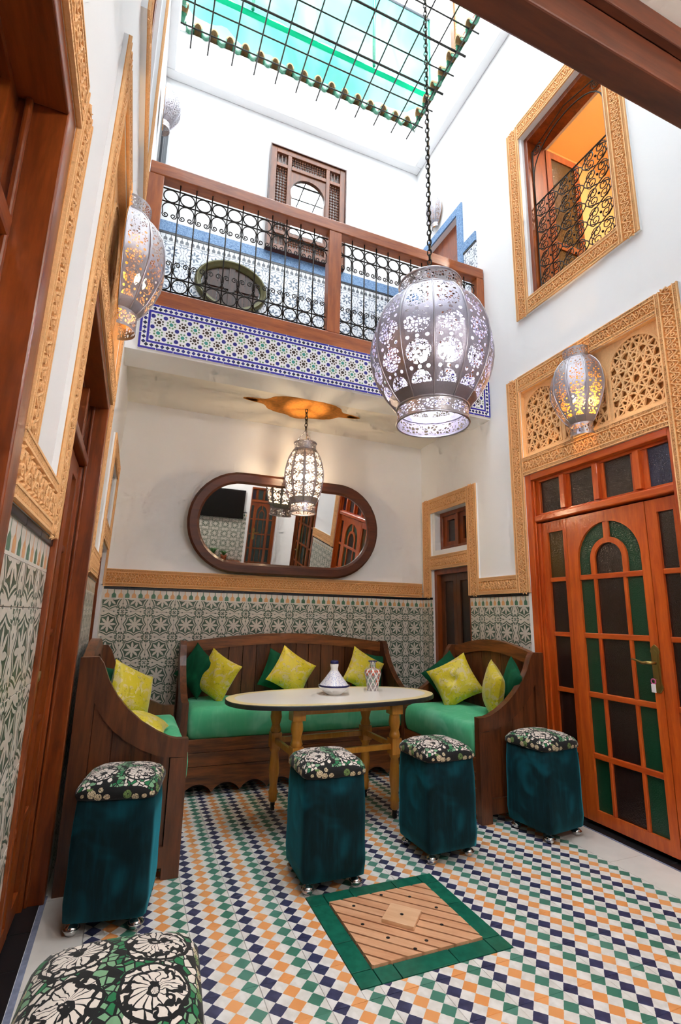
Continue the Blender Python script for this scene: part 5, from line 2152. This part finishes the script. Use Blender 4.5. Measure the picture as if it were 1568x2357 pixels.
# ------------------------------------------------------------------ table
TZ, TC = .76, (1.372, 3.435)
tb = thing('oval_table', 'oval table with a white top and turned honey-coloured legs between the benches', 'table', (TC[0], TC[1], 0), math.radians(2.5))
def oval(a, b, z, e=2.35, n=64): return [(a * math.copysign(abs(math.cos(2 * PI * k / n)) ** (2 / e), math.cos(2 * PI * k / n)), b * math.copysign(abs(math.sin(2 * PI * k / n)) ** (2 / e), math.sin(2 * PI * k / n)), z) for k in range(n)]
A_, B_ = .765, .375
obj('top_board', MB().loft([oval(A_ - .012, B_ - .012, TZ - .03), oval(A_, B_, TZ - .026), oval(A_, B_, TZ - .004), oval(A_ - .004, B_ - .004, TZ)], sm=False), 'table_edge', tb)
rgb = [oval(A_ - .004, B_ - .004, TZ + .0015), oval(A_ - .06, B_ - .06, TZ + .0022)]
obj('border', MB().loft([oval(A_ - .004, B_ - .004, TZ)] + rgb, cap=False, sm=False), 'table_border', tb)
obj('inlay', MB().loft([oval(A_ - .06, B_ - .06, TZ), oval(A_ - .06, B_ - .06, TZ + .0022)], sm=False), 'table_white', tb)
legp = [(.0, .055), (.020, .055), (.029, .065), (.029, .10), (.035, .115), (.027, .13), (.026, .16), (.035, .24), (.036, .27), (.030, .33), (.026, .37), (.037, .385), (.037, .40)]
legp2 = [(.034, .50), (.039, .515), (.034, .53), (.028, .55), (.041, .60), (.036, .64), (.030, .665), (.034, .68)]
LX, LY = .355, .215
for sx in (-1, 1):
    for sy in (-1, 1):
        c = (sx * LX, sy * LY, 0)
        mb = MB().lathe(legp, 16, c).lathe(legp2, 16, c)
        mb.box(c[0] - .036, c[0] + .036, c[1] - .036, c[1] + .036, .40, .50)
        mb.box(c[0] - .042, c[0] + .042, c[1] - .042, c[1] + .042, .655, TZ - .03)
        lg = obj('leg', mb, 'wood_leg', tb)
        obj('caster', MB().lathe([(.006, .03), (.016, .035), (.016, .055), (.006, .056)], 10, c).tube([(c[0] - .009, c[1], .018), (c[0] + .009, c[1], .018)], .018, 14), 'rubber', lg)
for sy in (-1, 1):
    obj('apron', MB().box(-LX + .033, LX - .033, sy * LY - .012, sy * LY + .012, .685, TZ - .03), 'wood_leg', tb)
    obj('stretcher', MB().box(-LX + .03, LX - .03, sy * LY - .014, sy * LY + .014, .43, .465), 'wood_leg', tb, bevel=0.004)
for sx in (-1, 1):
    obj('apron', MB().box(sx * LX - .012, sx * LX + .012, -LY + .033, LY - .033, .685, TZ - .03), 'wood_leg', tb)
    obj('stretcher', MB().box(sx * LX - .014, sx * LX + .014, -LY + .03, LY - .03, .43, .465), 'wood_leg', tb, bevel=0.004)

tz = TZ + .0025
tj = thing('tagine', 'white ceramic tagine with a blue patterned conical lid on the table', 'tagine', (1.372, 3.46, tz))
obj('bowl', MB().lathe([(.0, 0), (.052, 0), (.056, .004), (.092, .03), (.112, .055), (.112, .058), (.0, .058)], 32), 'white_ceramic', tj)
obj('lid', MB().lathe([(.110, .060), (.100, .068), (.062, .115), (.032, .155), (.026, .165)], 32), 'tagine_lid', tj)
obj('rim_band', MB().lathe([(.112, .055), (.115, .060), (.111, .066), (.104, .066)], 32), 'blue_glaze', tj)
kn = obj('knob', MB().lathe([(.028, .160), (.026, .175), (.031, .20), (.029, .205), (.027, .21)], 24), 'white_ceramic', tj)
obj('knob_band', MB().lathe([(.0295, .207), (.031, .21), (.030, .228), (.020, .231), (.0, .228)], 24), 'blue_glaze', tj)
vj = thing('vase', 'small shouldered vase with a painted lattice pattern on the table', 'vase', (1.725, 3.56, tz))
obj('body', MB().lathe(smooth_prof([(.0, 0), (.038, 0), (.042, .01), (.056, .09), (.064, .125), (.056, .148), (.030, .16), (.024, .172)], 5), 28), 'painted_vase', vj)
obj('neck', MB().lathe(smooth_prof([(.024, .170), (.022, .185), (.024, .20), (.034, .212)], 5), 24), 'painted_vase', vj)
obj('lip', MB().torus((0, 0, .212), .034, .0025, 'z', 24, 5), 'blue_glaze', vj)

# ------------------------------------------------------------------ stools
body_r = [sqr(.152, 10, .050, 64), sqr(.163, 14, .056, 64), sqr(.168, 16, .12, 64), sqr(.165, 16, .22, 64), sqr(.166, 16, .32, 64), sqr(.164, 16, .42, 64), sqr(.158, 16, .515, 64)]
STB = MB().loft([[p for p in r] for r in body_r]).mesh('stool_body', 'velvet_teal')
cush = [sqr(.158, 9, .508), sqr(.168, 9, .512), sqr(.174, 8, .525), sqr(.172, 7, .545), sqr(.158, 5.5, .568), sqr(.125, 4, .588), sqr(.08, 3, .598), sqr(.03, 2.2, .602), sqr(.004, 2, .603)]
STC = MB().loft(cush).mesh('stool_cushion', 'floral_chenille')
STF = MB().lathe([(.0, .0), (.020, .0), (.028, .010), (.030, .022), (.024, .034), (.012, .040), (.012, .054)], 16).torus((0, 0, .022), .030, .004, 'z', 18, 5).mesh('stool_foot', 'chrome')
for lab, x, y, r in (('teal velvet stool with a floral cushion beside the left bench', .035, 2.70, math.radians(-10)),
                     ('teal velvet stool in front of the table, left of the green-framed drain cover', 1.03, 2.685, math.radians(-1)),
                     ('teal velvet stool between the table and the right bench, second from the orange door', 1.755, 2.755, math.radians(2)),
                     ('teal velvet stool standing nearest the orange double door', 2.555, 2.745, math.radians(8)),
                     ('floral-topped stool at the bottom left corner nearest the camera', .035, 1.25, math.radians(-4))):
    t = thing('velvet_stool', lab, 'stool', (x, y, 0), r, 'teal velvet stools with floral cushion tops')
    obj('stool_body', STB, None, t)
    c = obj('stool_cushion', STC, None, t)
    for sx in (-1, 1):
        for sy in (-1, 1):
            obj('foot', STF, None, t, loc=(sx * .125, sy * .125, 0))

# ------------------------------------------------------------------ behind the camera (seen in the mirror)
tv = thing('television', 'flat black television on the wall behind the camera, seen in the mirror', 'television', (1.50, YF + .07, 1.36), PI)
obj('screen', MB().box(-.55, .55, -.03, -.02, .02, .62), 'black_plastic', tv)
obj('bezel', MB().box(-.57, .57, -.02, .02, 0, .64), 'black_plastic', tv, bevel=.004)
pc = thing('plant_shelf', 'small wooden shelf under the television, seen in the mirror', 'shelf', (1.60, YF + .12, .38))
obj('board', MB().box(-.5, .5, -.11, .11, 0, .03), 'wood_red_x', pc)
for s_ in (-.4, .4):
    obj('leg', MB().box(s_ - .02, s_ + .02, -.09, .09, -.38, 0), 'wood_red', pc)
for lab, x, h in (('terracotta pot with a small cactus on the shelf, right one in the mirror', 1.735, .10), ('terracotta pot with a leafy plant on the shelf, left one in the mirror', 1.50, .16)):
    p = thing('potted_plant', lab, 'plant', (x, YF + .12, .41), group='potted plants behind the camera')
    obj('pot', MB().lathe([(0, 0), (.05, 0), (.065, .10), (.072, .10), (.072, .125), (.06, .125), (.058, .11), (0, .11)], 18), 'terracotta', p)
    lv = MB()
    for k in range(14):
        a = k * 2.4
        q = .03 + .004 * k
        lv.tube([(0, 0, .11), (q * math.cos(a) * .6, q * math.sin(a) * .6, .11 + h * .7), (q * 1.4 * math.cos(a), q * 1.4 * math.sin(a), .11 + h)], [.006, .014, .002], 5)
    obj('leaves', lv, 'leaf_green', p)

nl = thing('fill_globe', 'added fill light globe under the near gallery ceiling behind the camera', 'lamp', (1.35, -.75, 2.98))  # added fill light, no known fitting; brightens the near side of the court
obj('globe', MB().ball((0, 0, 0), .14, 10, 8), 'fill_near', nl)
obj('stem', MB().tube([(0, 0, .13), (0, 0, .355)], .012, 8), 'brass', nl)
obj('canopy', MB().lathe([(.05, .355), (.055, .335), (.012, .31)], 16), 'brass', nl)
